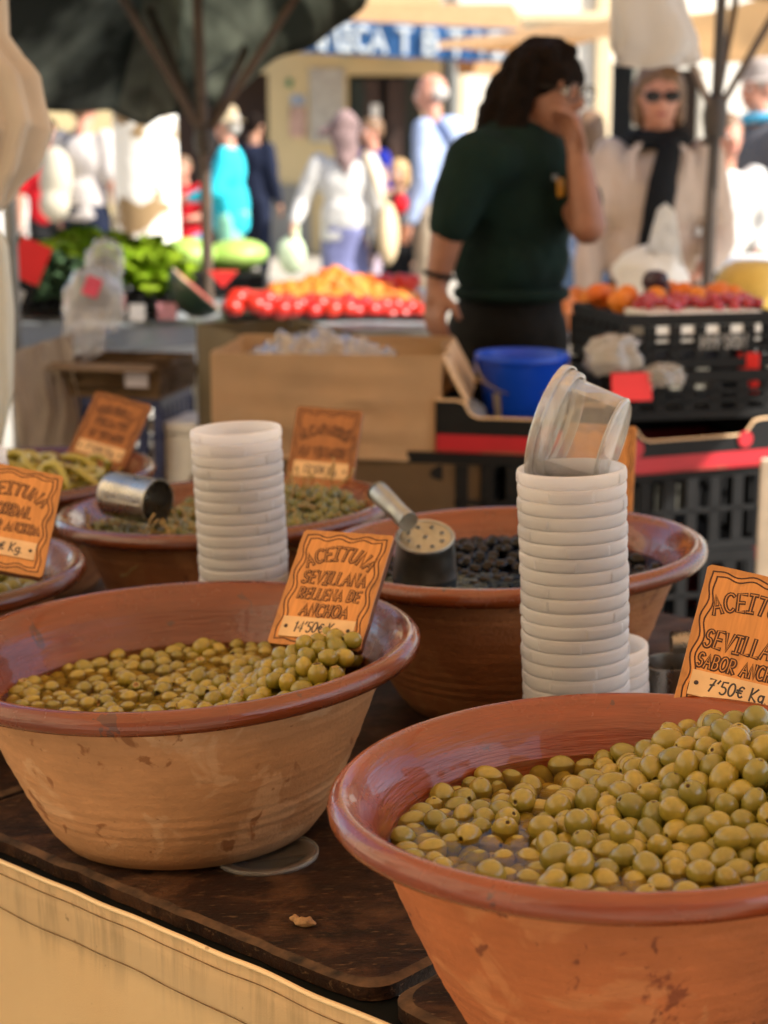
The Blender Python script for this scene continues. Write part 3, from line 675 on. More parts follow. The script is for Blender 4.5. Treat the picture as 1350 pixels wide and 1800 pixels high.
def olive_mesh(name, L_, D_, kind, m, n=18):
    """long axis z; kind: 'pit' dimple, 'hole' bored end with paste, 'plain'"""
    bm = bmesh.new(); prof = []
    K = 11
    for i in range(K+1):
        a = PI*i/K; r = D_/2*math.sin(a)**.92 if 0 < i < K else 0; z = -L_/2*math.cos(a); prof.append((r*(1+.05*math.cos(a)), z))
    if kind == 'plain': prof[-1] = (.0006, prof[-1][1]+.0004)
    if kind == 'pit': prof = prof[:-1]+[(D_*.13, L_/2*.985), (D_*.075, L_/2*.94), (D_*.05, L_/2*.86), (0, L_/2*.78)]
    if kind == 'hole': prof = prof[:-2]+[(D_*.27, L_/2*.93), (D_*.19, L_/2*.95), (D_*.15, L_/2*.86), (D_*.13, L_/2*.6)]
    prof[0] = (.0006, prof[0][1])
    lathe(bm, prof, n, wob=.02, seed=L_*900, cap0=True, cap1=True)
    bm.faces.ensure_lookup_table()
    if kind in ('hole', 'pit'):
        for f in bm.faces:
            c = f.calc_center_median()
            if kind == 'hole' and math.hypot(c.x, c.y) < D_*.18 and c.z > L_*.2: f.material_index = 1
            if kind == 'pit' and math.hypot(c.x, c.y) < D_*.075 and c.z > L_*.2: f.material_index = 1
    return mesh(name, bm, m)
def scatter(name, P, meshes, mw, label, cat, group, flat=.6, seed=0, limit=300, stuff_name=None, stuff_label=None, zc=None, scale=(.86, 1.08), upright=None):
    """one object per body; those the frame shows largest are things, the rest one mass"""
    rg = random.Random(seed); cams = Vector((0, 0, CZ))
    order = []
    for i, p in enumerate(P):
        wpt = mw @ Vector(p); d = (wpt-cams); px = 675+3100*d.x/(d.y*math.cos(PITCH)-d.z*math.sin(PITCH))
        infr = -10 < px < 1362
        order.append((0 if infr else 1, -p[2]-(.0 if infr else 0), i))
    order.sort(); ids = [i for *_, i in order]
    objs = []; mass = bmesh.new() if stuff_name else None
    for rank, i in enumerate(ids):
        p = Vector(P[i]); me = rg.choice(meshes)
        tilt = R(90+rg.gauss(0, 16)) if rg.random() < flat else rg.uniform(0, PI)
        m = mw @ Matrix.Translation(p) @ Matrix.Rotation(rg.uniform(0, 2*PI), 4, 'Z') @ Matrix.Rotation(tilt, 4, 'X') @ Matrix.Rotation(rg.uniform(0, 6), 4, 'Z') @ Matrix.Scale(rg.uniform(*scale), 4)
        if rank < limit and order[rank][0] == 0:
            o = link(name, me, mw=m); tag(o, label, cat, group); objs.append(o)
        elif mass is not None:
            t = me.copy(); t.transform(m); mass.from_mesh(t); bpy.data.meshes.remove(t)
    if mass is not None and len(mass.verts):
        o = part(stuff_name, mass, list(meshes[0].materials)); tag(o, stuff_label, cat, None, 'stuff')
    return objs
# --- B: plain green olives
zB = .149; brine_disc('B', zB, 'cloudy brine round the plain green olives', M_BRINE)
def hB(x, y): return zB-.0098+.060*np.exp(-(((x-.120)/.095)**2+((y-.075)/.11)**2))
PB = pack(295, .0208, zB, hB, .2187, 3, jit=.36)
OB = [olive_mesh('green_olive', .0276, .0221, 'pit', [M_OLIVE, M_PIT]), olive_mesh('green_olive', .0245, .0221, 'pit', [M_OLIVE, M_PIT]), olive_mesh('green_olive', .0288, .0212, 'plain', [M_OLIVE, M_PIT]), olive_mesh('green_olive', .0258, .0230, 'pit', [M_OLIVE, M_PIT])]
scatter('green_olive', PB, OB, BOWLS['B'][3], 'plain green olive in the orange clay bowl at the table corner', 'olive', 'plain green olives in the corner bowl', .42, 1, 300, 'olive_mass', 'plain green olives lying under the others in the corner bowl', scale=(.82, 1.02))
def under(key, z, me, label, d, hs=None, layers=1):
    """the bed of fruit below the ones in view"""
    x, y, R_, mw, b = BOWLS[key]; k = R_/.237; bm = bmesh.new(); rg = random.Random(len(label))
    for i in range(int(1.7*PI*(rin(z)*k)**2/(d*d))*layers):
        a = rg.uniform(0, 2*PI); q0 = math.sqrt(rg.random()); zz = z+rg.uniform(-.003, .003); q = q0*(rin(zz)*k-d*.85)
        if hs is not None:
            zz = float(hs(q*math.cos(a), q*math.sin(a)))-d*.80-(i % layers)*d*.7
            if zz < z: zz = z
            q = min(q, rin(min(zz, .17))*k-d*.85)
        t = me.copy(); t.transform(TR((q*math.cos(a), q*math.sin(a), zz), rg.uniform(0, 3), rg.uniform(0, 3), rg.uniform(0, 3))); bm.from_mesh(t); bpy.data.meshes.remove(t)
    o = part('olive_bed' if 'olive' in label else 'caperberry_bed', bm, list(me.materials), mw=mw, angle=None); tag(o, label, 'olives', None, 'stuff')
under('B', zB-.024, olive_mesh('green_olive', .0225, .0195, 'plain', [M_OLIVE, M_PIT], 10), 'plain green olives sunk below the brine of the corner bowl', .0205, hB, 2)
# --- A: stuffed olives
zA = .136; brine_disc('A', zA, 'thin brine over the stuffed olives in the wide bowl', M_BRINE)
def hA(x, y): return zA-.0078+.060*np.exp(-(((x-.150)/.070)**2+((y+.025)/.075)**2))
PA = pack(385, .0182, zA, hA, .237, 5, jit=.32)
OA = [olive_mesh('stuffed_olive', .0215, .0190, 'hole', [M_OLIVE_S, M_PIT]), olive_mesh('stuffed_olive', .0205, .0185, 'hole', [M_OLIVE_S, M_PASTE]), olive_mesh('stuffed_olive', .0215, .0185, 'plain', [M_OLIVE_S, M_PIT])]
scatter('stuffed_olive', PA, OA, BOWLS['A'][3], 'pitted green olive stuffed with anchovy in the wide pale bowl', 'olive', 'stuffed olives in the wide bowl', .7, 2, 300, 'stuffed_olive_mass', 'stuffed olives lying between the others in the wide bowl')
under('A', zA-.022, olive_mesh('stuffed_olive', .0205, .0185, 'plain', [M_OLIVE_S, M_PIT], 10), 'stuffed olives sunk below the brine of the wide bowl', .018, hA, 2)
# --- C: black olives
zC = .152; brine_disc('C', zC, 'dark brine round the black olives', M_BRINE_D)
def hC(x, y): return zC-.011+.026*np.exp(-(((x-.06)/.16)**2+((y-.11)/.085)**2))
PC = pack(300, .0185, zC, hC, .237, 8, avoid=[(-.10, .0, .055)])
OC = [olive_mesh('black_olive', .021, .0185, 'hole', [M_BLACK, M_BLACK]), olive_mesh('black_olive', .022, .0175, 'plain', [M_BLACK, M_BLACK])]
scatter('black_olive', PC, OC, BOWLS['C'][3], 'shiny black olive in the brown bowl with the ladle', 'olive', 'black olives in the ladle bowl', .7, 3, 300, 'black_olive_mass', 'black olives lying lowest in the ladle bowl')
under('C', zC-.024, olive_mesh('black_olive', .021, .0185, 'plain', [M_BLACK, M_BLACK], 10), 'black olives sunk in the dark brine of the ladle bowl', .0185, hC)
# --- F: large olives
zF = .145
def hF(x, y): return zF+.052*np.exp(-((x-.06)/.12)**2-((y+.03)/.12)**2)
PF = pack(135, .027, zF, hF, .237, 9)
OF = [olive_mesh('large_olive', .031, .0265, 'plain', [M_GORDAL, M_PIT]), olive_mesh('large_olive', .029, .0265, 'pit', [M_GORDAL, M_PIT])]
scatter('large_olive', PF, OF, BOWLS['F'][3], 'large grey green olive in the bowl under the gordal sign', 'olive', 'large olives at the left edge', .5, 4, 120)
under('F', zF-.02, olive_mesh('large_olive', .030, .0265, 'plain', [M_GORDAL, M_PIT], 12), 'large olives lying lowest in the bowl under the gordal sign', .027, hF)
# --- D: caperberries, each a berry with its stem
zD = .150
def hD(x, y): return zD+.012+.034*np.exp(-(((x-.09)/.10)**2+((y-.02)/.12)**2))
PD = pack(300, .0155, zD, hD, .233, 12, avoid=[(-.10, .06, .05)])
def caper(i):
    rg = random.Random(i); Lc, Dc = rg.uniform(.017, .022), rg.uniform(.013, .0165); bm = bmesh.new()
    prof = [(.0007, -Lc/2)]+[(Dc/2*math.sin(PI*k/9)**.85, -Lc/2*math.cos(PI*k/9)) for k in range(1, 9)]+[(.0012, Lc/2)]
    lathe(bm, prof, 12, cap0=True); z = Lc/2; q = rg.uniform(.02, .05); b = rg.uniform(-.03, .03)
    pts = [(b*(k/7)**2, rg.uniform(-.003, .003)*(k/7), z-.001+q*(k/7)) for k in range(8)]
    tube(bm, pts, [.0011]*6+[.0013, .0018], 5, mi=1); return mesh('caperberry', bm, [M_CAPER, M_STEM])
OD = [caper(i) for i in range(6)]
scatter('caperberry', PD, OD, BOWLS['D'][3], 'caperberry with its thin stem in the bowl with the steel can', 'caperberry', 'caperberries in the bowl', .75, 5, 300, scale=(.85, 1.1))
under('D', zD-.016, olive_mesh('caperberry', .019, .0150, 'plain', [M_CAPER, M_STEM], 9), 'caperberries lying lowest in the bowl with the steel can', .0155, hD)
# --- E: pickled peppers
def pepper(i):
    rg = random.Random(40+i); bm = bmesh.new(); Lp = rg.uniform(.07, .095); b = rg.uniform(.01, .03); K = 9
    pts = [(Lp*(k/K-.5), b*math.sin(PI*k/K)+.004*math.sin(5*k/K+i), .003*math.sin(4*k/K)) for k in range(K+1)]
    tube(bm, pts, [.0045, .0062, .0066, .0066, .0064, .006, .0055, .0047, .0035, .0012], 9)
    tube(bm, [pts[0], (pts[0][0]-.009, pts[0][1]-.003, .001), (pts[0][0]-.02, pts[0][1]-.007, .004)], [.0042, .0014, .0014], 6, mi=1)
    return mesh('green_pepper', bm, [M_PEPPER, M_STEM])
OE = [pepper(i) for i in range(6)]; rg = random.Random(3); x, y, R_, mw, _ = BOWLS['E']
for i in range(105):
    a = rg.uniform(0, 2*PI); q = math.sqrt(rg.random())*.165; px_, py_ = q*math.cos(a), q*math.sin(a)
    z = .160+.045*math.exp(-(px_/.15)**2-((py_)/.13)**2)-.022*rg.random()+.002
    o = link('green_pepper', rg.choice(OE), mw=mw @ TR((px_, py_, z), rg.gauss(0, .5), rg.gauss(0, .28), rg.gauss(0, .9)))
    tag(o, 'yellow green pickled pepper heaped in the brown bowl at the back left', 'pepper', 'pickled peppers in the back bowl')
bm = bmesh.new(); lathe(bm, [(.0, .196), (.08, .186), (.14, .163), (.178, .148)], 32); tag(part('pepper_bed', bm, M_PEPPER, mw=mw), 'pickled peppers lying lowest in the back bowl', 'peppers', None, 'stuff')

# ================================================================== wooden price signs
SW, SH = .100, .135
def sign(label, loc, yaw, lean, roll, lines, price, plate, wood=M_SIGN, bottom_gap=0, seed=1):
    """lines: (text, baseline fraction from top, letter height, width, bend)"""
    m = Matrix.Translation(loc) @ Matrix.Rotation(R(yaw), 4, 'Z') @ Matrix.Rotation(-R(lean), 4, 'X') @ Matrix.Rotation(R(roll), 4, 'Y')
    t = thing('price_sign', label, 'sign', m, 'wooden price signs on the olive stall')
    w2, h2 = SW/2, SH/2; bm = bmesh.new(); out = []
    rg = random.Random(seed)
    def edge(a, b, n):
        return [(a[0]+(b[0]-a[0])*k/n+rg.uniform(-.0004, .0004), a[1]+(b[1]-a[1])*k/n+rg.uniform(-.0004, .0004)) for k in range(n)]
    c = .003
    for a, b in (((-w2+c, -h2), (w2-c, -h2)), ((w2, -h2+c), (w2, h2-c)), ((w2-c, h2), (-w2+c, h2)), ((-w2, h2-c), (-w2, -h2+c))): out += edge(a, b, 9)+[b]
    fr = [bm.verts.new((x*.992, 0, z*.994)) for x, z in out]; f2 = [bm.verts.new((x, .0012, z)) for x, z in out]; bk = [bm.verts.new((x, .0085, z)) for x, z in out]
    bm.faces.new(fr); bm.faces.new(list(reversed(bk))).material_index = 1
    for k in range(len(out)):
        j = (k+1) % len(out); bm.faces.new((fr[k], f2[k], f2[j], fr[j])).material_index = 0; bm.faces.new((f2[k], bk[k], bk[j], f2[j])).material_index = 1
    part('board', bm, [wood, M_EDGE], t, smooth=False)
    bm = bmesh.new()
    for q, (ins, ph) in enumerate(((.0062, 0), (.0105, .3))):
        for a, b, nw in (((-w2+ins, h2-ins), (w2-ins, h2-ins), 3), ((w2-ins, h2-ins), (w2-ins, -h2+ins), 3.5), ((w2-ins, -h2+ins), (-w2+ins, -h2+ins), 3), ((-w2+ins, -h2+ins), (-w2+ins, h2-ins), 3.5)):
            d = Vector((b[0]-a[0], b[1]-a[1])); nn = Vector((-d.y, d.x)).normalized(); pts = []
            for k in range(29):
                u = k/28; of = .0019*math.sin(2*PI*nw*u+ph)*min(1, 6*u, 6*(1-u))
                pts.append((a[0]+d.x*u+nn.x*of, a[1]+d.y*u+nn.y*of))
            ribbon(bm, pts, .00075, .00022+.00003*q)
    part('border', bm, M_BURN, t, smooth=False)
    bm = bmesh.new(); bi = bmesh.new()
    k = 0
    for tx, fr_, hh, wd, bend in lines:
        for pl in text_lines(tx, hh, wd, bend, gap=.2):
            pl = [(x, h2-fr_*SH+z) for x, z in pl]; k += 1
            ribbon(bm, pl, .00195*min(1, hh/.014+.1), .0003+.00001*(k % 17)); ribbon(bi, pl, .00060*min(1, hh/.014+.1), .00055+.00001*(k % 17))
    if not lines:
        bm.free(); bi.free(); return t
    part('lettering', bm, M_BURN, t, smooth=False); part('lettering_core', bi, wood, t, smooth=False)
    px0, px1, pf0, pf1 = plate; z0, z1 = h2-pf1*SH, h2-pf0*SH; cx = (px0+px1)/2*SW
    bm = bmesh.new(); box(bm, (cx, -.0009, (z0+z1)/2), ((px1-px0)*SW, .0018, z1-z0), None, .0003)
    pp = part('price_plate', bm, M_PLATE, t, smooth=False)
    bm = bmesh.new(); hh = (z1-z0)*.50
    for q, pl in enumerate(text_lines(price, hh, (px1-px0)*SW*.62, None, .14, .10)): ribbon(bm, [(x+cx, z+z0+(z1-z0)*.27) for x, z in pl], .00085, .0002+.00001*q, -.0018)
    part('price_lettering', bm, M_INK, pp, smooth=False)
    for e in (px0+.055, px1-.055):
        bm = bmesh.new(); ell(bm, (e*SW, -.0019, (z0+z1)/2), (.0021, .0009, .0021), n=2); part('nail', bm, M_NAIL, pp)
    return t
sign('sign reading ACEITUNA SEVILLANA RELLENA DE ANCHOA, stuck in the stuffed olives', (-.0528, 1.7051, .9789), -23.7, 45.3, -1.9,
     [('ACEITUNA', .255, .0155, .070, .058), ('SEVILLANA', .465, .0138, .068, None), ('RELLENA DE', .600, .0118, .066, None), ('ANCHOA', .742, .0128, .050, None)], "14'50€ Kg.", (-.40, .38, .765, .935), seed=1)
sign('sign reading ACEITUNA SEVILLANA SABOR ANCHOA, cut by the right edge', (.3108, 1.449, .9944), -12.1, 37.2, 10.3,
     [('ACEITUNA', .275, .0165, .072, .075), ('SEVILLANA', .565, .0158, .074, None), ('SABOR ANCHOA', .705, .0122, .077, None)], "7'50€ Kg.", (-.40, .41, .735, .905), seed=2)
sign('sign reading ACEITUNA GORDAL SABOR ANCHOA, cut by the left edge', (-.4124, 1.8905, 1.0116), 18.5, 43.2, 17.4,
     [('ACEITUNA', .275, .0155, .070, .060), ('GORDAL', .475, .0140, .046, None), ('SABOR ANCHOA', .62, .0115, .072, None)], "6'50€ Kg.", (-.40, .37, .70, .86), seed=3)
sign('dark sign reading ALCAPARRÓN EN VINAGRE, stuck in the caperberries', (-.0889, 2.5389, .9694), -10.6, 27.5, 3.0,
     [('ALCAPARRÓN', .30, .0145, .074, .056), ('EN VINAGRE', .56, .0140, .068, None)], "13'50€ Kg.", (-.41, .41, .62, .80), M_SIGN_D, seed=4)
sign('dark tilted sign reading GUINDILLA PICANTE EN VINAGRE, stuck in the peppers', (-.455, 2.88, .944), -1.3, 40, 17.1,
     [('GUINDILLA', .26, .0140, .060, .06), ('PICANTE', .45, .0135, .055, None), ('EN VINAGRE', .62, .0125, .060, None)], "7'50€ Kg.", (-.40, .41, .70, .88), M_SIGN_D, seed=5)
sign('sign almost hidden behind the tall tub stack, only its corner showing', at(1052, 830, 2.42), -4, 18, 3, [], '', (-.39, .40, .70, .88), M_SIGN, seed=6)

# ================================================================== plastic tubs
CUPP = [(r*.935, z*.96) for r, z in [(.0, -.0735), (.040, -.0735), (.0435, -.072), (.0540, -.0130), (.0545, -.0126), (.0555, -.0124), (.0560, -.0116), (.0562, -.0095), (.0565, -.0075), (.0565, -.0030), (.0561, -.0010), (.0549, -.0001), (.0538, -.0006), (.0534, -.012), (.0428, -.0712), (.0, -.0725)]]
def cup_mesh(name, m, n=44, tab=True):
    bm = bmesh.new(); lathe(bm, CUPP, n)
    if tab:
        for a in (0, PI):
            rows = []
            for k in range(15):
                b_ = a+R(-24+48*k/14); rows.append([bm.verts.new((r_*math.cos(b_), r_*math.sin(b_), z_)) for r_, z_ in ((.0520, -.0016), (.05305, -.0030), (.05335, -.0045), (.05335, -.0112), (.0529, -.0119), (.0515, -.0119))])
            for p_, q_ in zip(rows, rows[1:]):
                for j in range(5): bm.faces.new((p_[j], q_[j], q_[j+1], p_[j+1]))
            bm.faces.new(rows[0]); bm.faces.new(rows[-1][::-1])
    return mesh(name, bm, m)
CUPM = cup_mesh('plastic_tub', M_MILKY)
def stack(x, y, n, pitch, lean, label, group, seed, leany=0):
    ORD = 'top second third fourth fifth sixth seventh eighth ninth tenth eleventh twelfth thirteenth fourteenth fifteenth sixteenth seventeenth eighteenth nineteenth twentieth twenty-first twenty-second twenty-third twenty-fourth twenty-fifth twenty-sixth twenty-seventh twenty-eighth'.split()
    rg = random.Random(seed); p = Vector((x, y, .0712)); up = (Vector((lean, leany, 1))).normalized(); sx = sy = 0
    for i in range(n):
        sx += rg.uniform(-.0003, .0003); sy += rg.uniform(-.0003, .0003)
        q = p+up*pitch*i+Vector((sx, sy, 0)); rot = up.rotation_difference(Vector((0, 0, 1))).inverted().to_matrix().to_4x4()
        o = link('plastic_tub', CUPM, mw=ST @ Matrix.Translation(q) @ rot @ Matrix.Rotation(rg.uniform(-.012, .012), 4, 'X') @ Matrix.Rotation(rg.uniform(0, 6.3), 4, 'Z'))
        tag(o, (ORD[n-1-i]+' '+label) if n-1-i == 0 else ORD[n-1-i]+' '+label.replace(' in the', ' from the top in the', 1), 'tub', group)
    return p+up*pitch*(n-1)
top_r = stack(.196, -.035, 22, .0133, .000, 'milky tub in the tall stack under the clear tub', 'tubs in the tall right stack', 1)
top_l = stack(-.158, .318, 22, .0133, -.006, 'milky tub in the stack beside the steel can', 'tubs in the left stack', 2)
stack(.232, .090, 6, .0133, -.01, 'milky tub in the short stack behind the tall one', 'tubs in the short stack', 3)
stack(-.556, .66, 17, .0133, 0, 'milky tub in the stack at the left edge', 'tubs in the stack at the left edge', 4)
# clear tub with its lid, lying on the tall stack
cm = ST @ Matrix.Translation(top_r)
lid_c = at(970, 744, 1.712); bot_c = at(1072, 778, 1.690)
ax = (lid_c-bot_c).normalized()
q = ax.to_track_quat('Z', 'Y').to_matrix().to_4x4(); tm = Matrix.Translation(lid_c) @ q
ct = thing('clear_tub', 'clear plastic tub lying tilted in the top of the tall stack', 'tub', tm)
bm = bmesh.new(); lathe(bm, [(.0, -.066), (.043, -.066), (.0455, -.064), (.0515, -.004), (.0508, -.004), (.0448, -.063), (.0425, -.0652), (0, -.0652)], 56); part('wall', bm, M_CLEAR, ct, angle=None)
bm = bmesh.new(); lathe(bm, [(.0516, -.014), (.0555, -.0138), (.0562, -.008), (.0562, -.003), (.0545, -.001), (.0517, -.001), (.0516, -.014)], 56); part('rim', bm, M_CLEAR2, ct, angle=None)
bm = bmesh.new(); lathe(bm, [(.0435, -.0665), (.0462, -.0645), (.0462, -.062), (.0435, -.0665)], 56); part('foot_ring', bm, M_CLEAR2, ct, angle=None)
ld = thing('tub_lid', 'clear plastic lid with a tab on the tilted tub', 'lid', tm)
bm = bmesh.new(); lathe(bm, [(0, .0025), (.046, .0025), (.0485, .0055), (.0560, .0055), (.0585, .0035), (.0590, -.002), (.0580, -.002), (.0572, .0025), (.0555, .0043), (.0492, .0043), (.047, .0012), (0, .0012)], 64); part('disc', bm, M_CLEAR, ld, angle=None)
bm = bmesh.new(); lathe(bm, [(.0578, -.0035), (.0594, -.0035), (.0594, .004), (.0578, .0045), (.0578, -.0035)], 64); part('skirt', bm, M_CLEAR2, ld, angle=None)
# lid lying under bowl A
x, y = -.112, -.118
lu = thing('tub_lid', 'clear plastic lid lying on the boards, wedged under the wide pale bowl', 'lid', ST @ TR((x, y, 0), s=.84))
bm = bmesh.new(); lathe(bm, [(0, .002), (.046, .002), (.048, .0045), (.0555, .0045), (.0575, .003), (.0582, .0006), (.0575, .0006), (.0562, .0025), (.0545, .0036), (.0488, .0036), (.0468, .0011), (0, .0011)], 64); part('disc', bm, M_CLEAR3, lu, angle=None)
bm = bmesh.new(); lathe(bm, [(.0575, .0004), (.0592, .0004), (.0592, .0048), (.0575, .005), (.0575, .0004)], 64); part('skirt', bm, M_CLEAR2, lu, angle=None)
# ================================================================== metal things
def can(mw_, name, label, r, h, m, wall=.0008):
    t = thing(name, label, 'can' if 'can' in name else 'mug', mw_)
    bm = bmesh.new(); lathe(bm, [(0, 0), (r*.93, 0), (r*.985, .001), (r, .003), (r, h-.004), (r+.0012, h-.0022), (r+.0012, h), (r-.0006, h), (r-wall, h-.003), (r-wall, .0035), (0, .0028)], 48); part('wall', bm, m, t, angle=50)
    return t
# steel can lying in the caperberries: base to the left, mouth to the right
c0, c1 = at(196, 868, 2.36), at(300, 888, 2.30)
axc = (c1-c0).normalized(); t = can(Matrix.Translation(c0) @ axc.to_track_quat('Z', 'Y').to_matrix().to_4x4(), 'steel_can', 'shiny steel can lying on its side in the caperberries', .031, .084, M_STEEL)
bm = bmesh.new(); tube(bm, [(-.031, 0, .012), (-.031, 0, .081)], .0009, 6); part('seam', bm, M_STEEL, t)
# aluminium ladle upside down in the black olives
lm_ = BOWLS['C'][3] @ TR((-.100, .012, .142), R(23), R(2), 0)
t = thing('ladle', 'grey metal ladle upside down in the black olives, its end pierced with holes', 'ladle', lm_)
bm = bmesh.new(); lathe(bm, [(.0395, 0), (.0392, .004), (.0345, .066), (.0352, .0675), (.0357, .070), (.0345, .0722), (.0325, .0724), (.0312, .0712), (.0308, .0700)], 56, wob=.006); part('cup', bm, M_ALU, t, angle=50)
# pierced plate: real holes
bm = bmesh.new(); hs = [(0, 0)]+[(.0215*math.cos(R(22+45*k)), .0215*math.sin(R(22+45*k))) for k in range(8)]
NR, NA = 34, 120
for i in range(NR):
    for j in range(NA):
        ra, rb = .0309*i/NR, .0309*(i+1)/NR; a0, a1 = 2*PI*j/NA, 2*PI*(j+1)/NA; rc, ac = (ra+rb)/2, (a0+a1)/2
        if any(math.hypot(rc*math.cos(ac)-hx, rc*math.sin(ac)-hy) < .0026 for hx, hy in hs): continue
        q = [(ra, a0), (rb, a0), (rb, a1), (ra, a1)] if i else [(0, 0), (rb, a0), (rb, a1)]
        bm.faces.new([bm.verts.new((r_*math.cos(a), r_*math.sin(a), .0703)) for r_, a in q])
bmesh.ops.remove_doubles(bm, verts=bm.verts, dist=1e-5); solidify(bm, .0012); part('pierced_plate', bm, M_PLATED, t, smooth=False)
for hx, hy in hs:
    bm = bmesh.new(); lathe(bm, [(.0024, -.001), (.0033, .0012), (.0030, .0016), (.0024, .0012), (.0024, -.001)], 14, Matrix.Translation((hx, hy, .0700))); part('hole_rim', bm, M_ALU, t)
bm = bmesh.new(); lathe(bm, [(0, .03), (.036, .03)], 24); part('inside', bm, M_DARK, t)
h0 = lm_.inverted() @ at(718, 918, 2.03); h1 = lm_.inverted() @ at(664, 864, 2.10)
bm = bmesh.new(); tube(bm, [h0, h0.lerp(h1, .3), h0.lerp(h1, .93), h1], [.0125, .0118, .0135, .0118], 20); tube(bm, [h1.lerp(h0, .001), h1+(h1-h0)*.0005], .0138, 20)
part('handle', bm, M_ALU, t, angle=50)
bm = bmesh.new()
lf = [(0, 0), (.004, .006), (.006, .014), (.003, .022), (0, .026), (-.003, .022), (-.006, .014), (-.004, .006)]
bm.faces.new([bm.verts.new((x_, y_, .003*math.sin(y_*120))) for x_, y_ in lf]); solidify(bm, .0006)
tag(part('basil_leaf', bm, mat('fresh leaf', (.09, .24, .02), .4), mw=BOWLS['C'][3] @ TR((.0, -.105, zC+.001), 0, 0, 1.2)), 'small green leaf floating in the dark brine', 'leaf')
# steel measuring mug by the right sign
mp_ = L(.305, .1, 0); t = can(ST @ TR((.318, .125, 0)), 'steel_mug', 'steel measuring mug beside the sign cut by the right edge', .034, .105, M_STEEL)
bm = bmesh.new(); pts = [(.020+.012*math.cos(R(a)), .03, .105+.018*math.sin(R(a))+.006) for a in range(-50, 231, 20)]
V = grid(bm, lambda u, v: Vector((.014-.024*v+.012, .036+.014*math.cos(R(-60+260*u)), .112+.016*math.sin(R(-60+260*u)))), 14, 2); solidify(bm, .0012); part('handle', bm, M_STEEL, t)
# almond shell crumb on the board
x, y = -.069, -.2794; bm = bmesh.new()
g = ell(bm, (0, 0, .004), (.0105, .0055, .0045), n=3); ell(bm, (-.010, .003, .0042), (.0042, .003, .003), n=2)
for v_ in bm.verts: v_.co *= 1+.25*nz(v_.co, 220)
tag(part('almond', bm, mat('almond skin', (.40, .23, .10), .7, .3, 200, bump=.5, bscale=400), mw=ST @ TR((x, y, 0), 0, 0, -.4)), 'broken almond lying on the bare board', 'almond')

# ================================================================== BEHIND THE OLIVE STALL: boxes, crates, bucket
def rbox(name, x0, x1, y0, y1, z0, z1, m, parent, bev=.004, mw=None):
    bm = bmesh.new(); box(bm, ((x0+x1)/2, (y0+y1)/2, (z0+z1)/2), (x1-x0, y1-y0, z1-z0), mw, bev); return part(name, bm, m, parent, smooth=False)
def open_box(name, label, cat, loc, rz, sx, sy, sz, m, flaps=(), th=.005, group=None, inner=None):
    """open carton: base and four walls, with flaps (side, angle, length)"""
    t = thing(name, label, cat, TR(loc, rz=rz), group); h = sz/2
    rbox('base', -sx/2, sx/2, -sy/2, sy/2, 0, th, m, t, .001)
    def wav(nx, x0, y0, x1, y1, sd):
        bm = bmesh.new(); d = Vector((x1-x0, y1-y0, 0)).normalized(); nn = Vector((d.y, -d.x, 0))
        grid(bm, lambda u, v: Vector((x0+(x1-x0)*u, y0+(y1-y0)*u, th+.0005+(sz-th)*v))+nn*(.022*math.sin(PI*u)*nz((u*3, v*5, sd), 1, sd)+.004*math.sin(v*22+u*3)*math.sin(PI*u)), nx, 14)
        solidify(bm, th); part('side', bm, m, t)
    wav(16, -sx/2, -sy/2, sx/2, -sy/2, 1); wav(16, sx/2, sy/2, -sx/2, sy/2, 2); wav(12, sx/2, -sy/2+.001, sx/2, sy/2-.001, 3); wav(12, -sx/2, sy/2-.001, -sx/2, -sy/2+.001, 4)
    for side, ang, ln in flaps:
        bm = bmesh.new(); wd = sx if side in 'fb' else sy
        box(bm, (0, -ln/2-.002, 0), (wd-.012, ln, th), None, .001)
        rot = {'f': 0, 'b': PI, 'r': PI/2, 'l': -PI/2}[side]; off = {'f': (0, -sy/2, sz), 'b': (0, sy/2, sz), 'r': (sx/2, 0, sz), 'l': (-sx/2, 0, sz)}[side]
        o = part('flap', bm, m, t, smooth=False); o.matrix_local = Matrix.Translation(off) @ Matrix.Rotation(rot, 4, 'Z') @ Matrix.Rotation(R(ang), 4, 'X')
    return t
def crumple(name, label, cat, loc, r, m, seed, amp=.35, zs=1, rz=0, n=4, scale=3):
    """a loose bag: a creased closed skin"""
    bm = bmesh.new(); ell(bm, (0, 0, 0), (1, 1, 1), n=n)
    for v in bm.verts:
        p = v.co.copy(); k = 1+amp*nz(p, scale, seed)+amp*.5*abs(nz(p, scale*2.6, seed+3))
        v.co = Vector((p.x*r[0]*k, p.y*r[1]*k, max(p.z, -.72)*r[2]*k))
    return tag(part(name, bm, m, mw=TR(loc, rz=rz), angle=None), label, cat)
def sheet(name, label, cat, f, nu, nv, m, th=.0015, mw=None):
    bm = bmesh.new(); grid(bm, f, nu, nv); solidify(bm, th); return tag(part(name, bm, m, mw=mw, angle=None), label, cat)
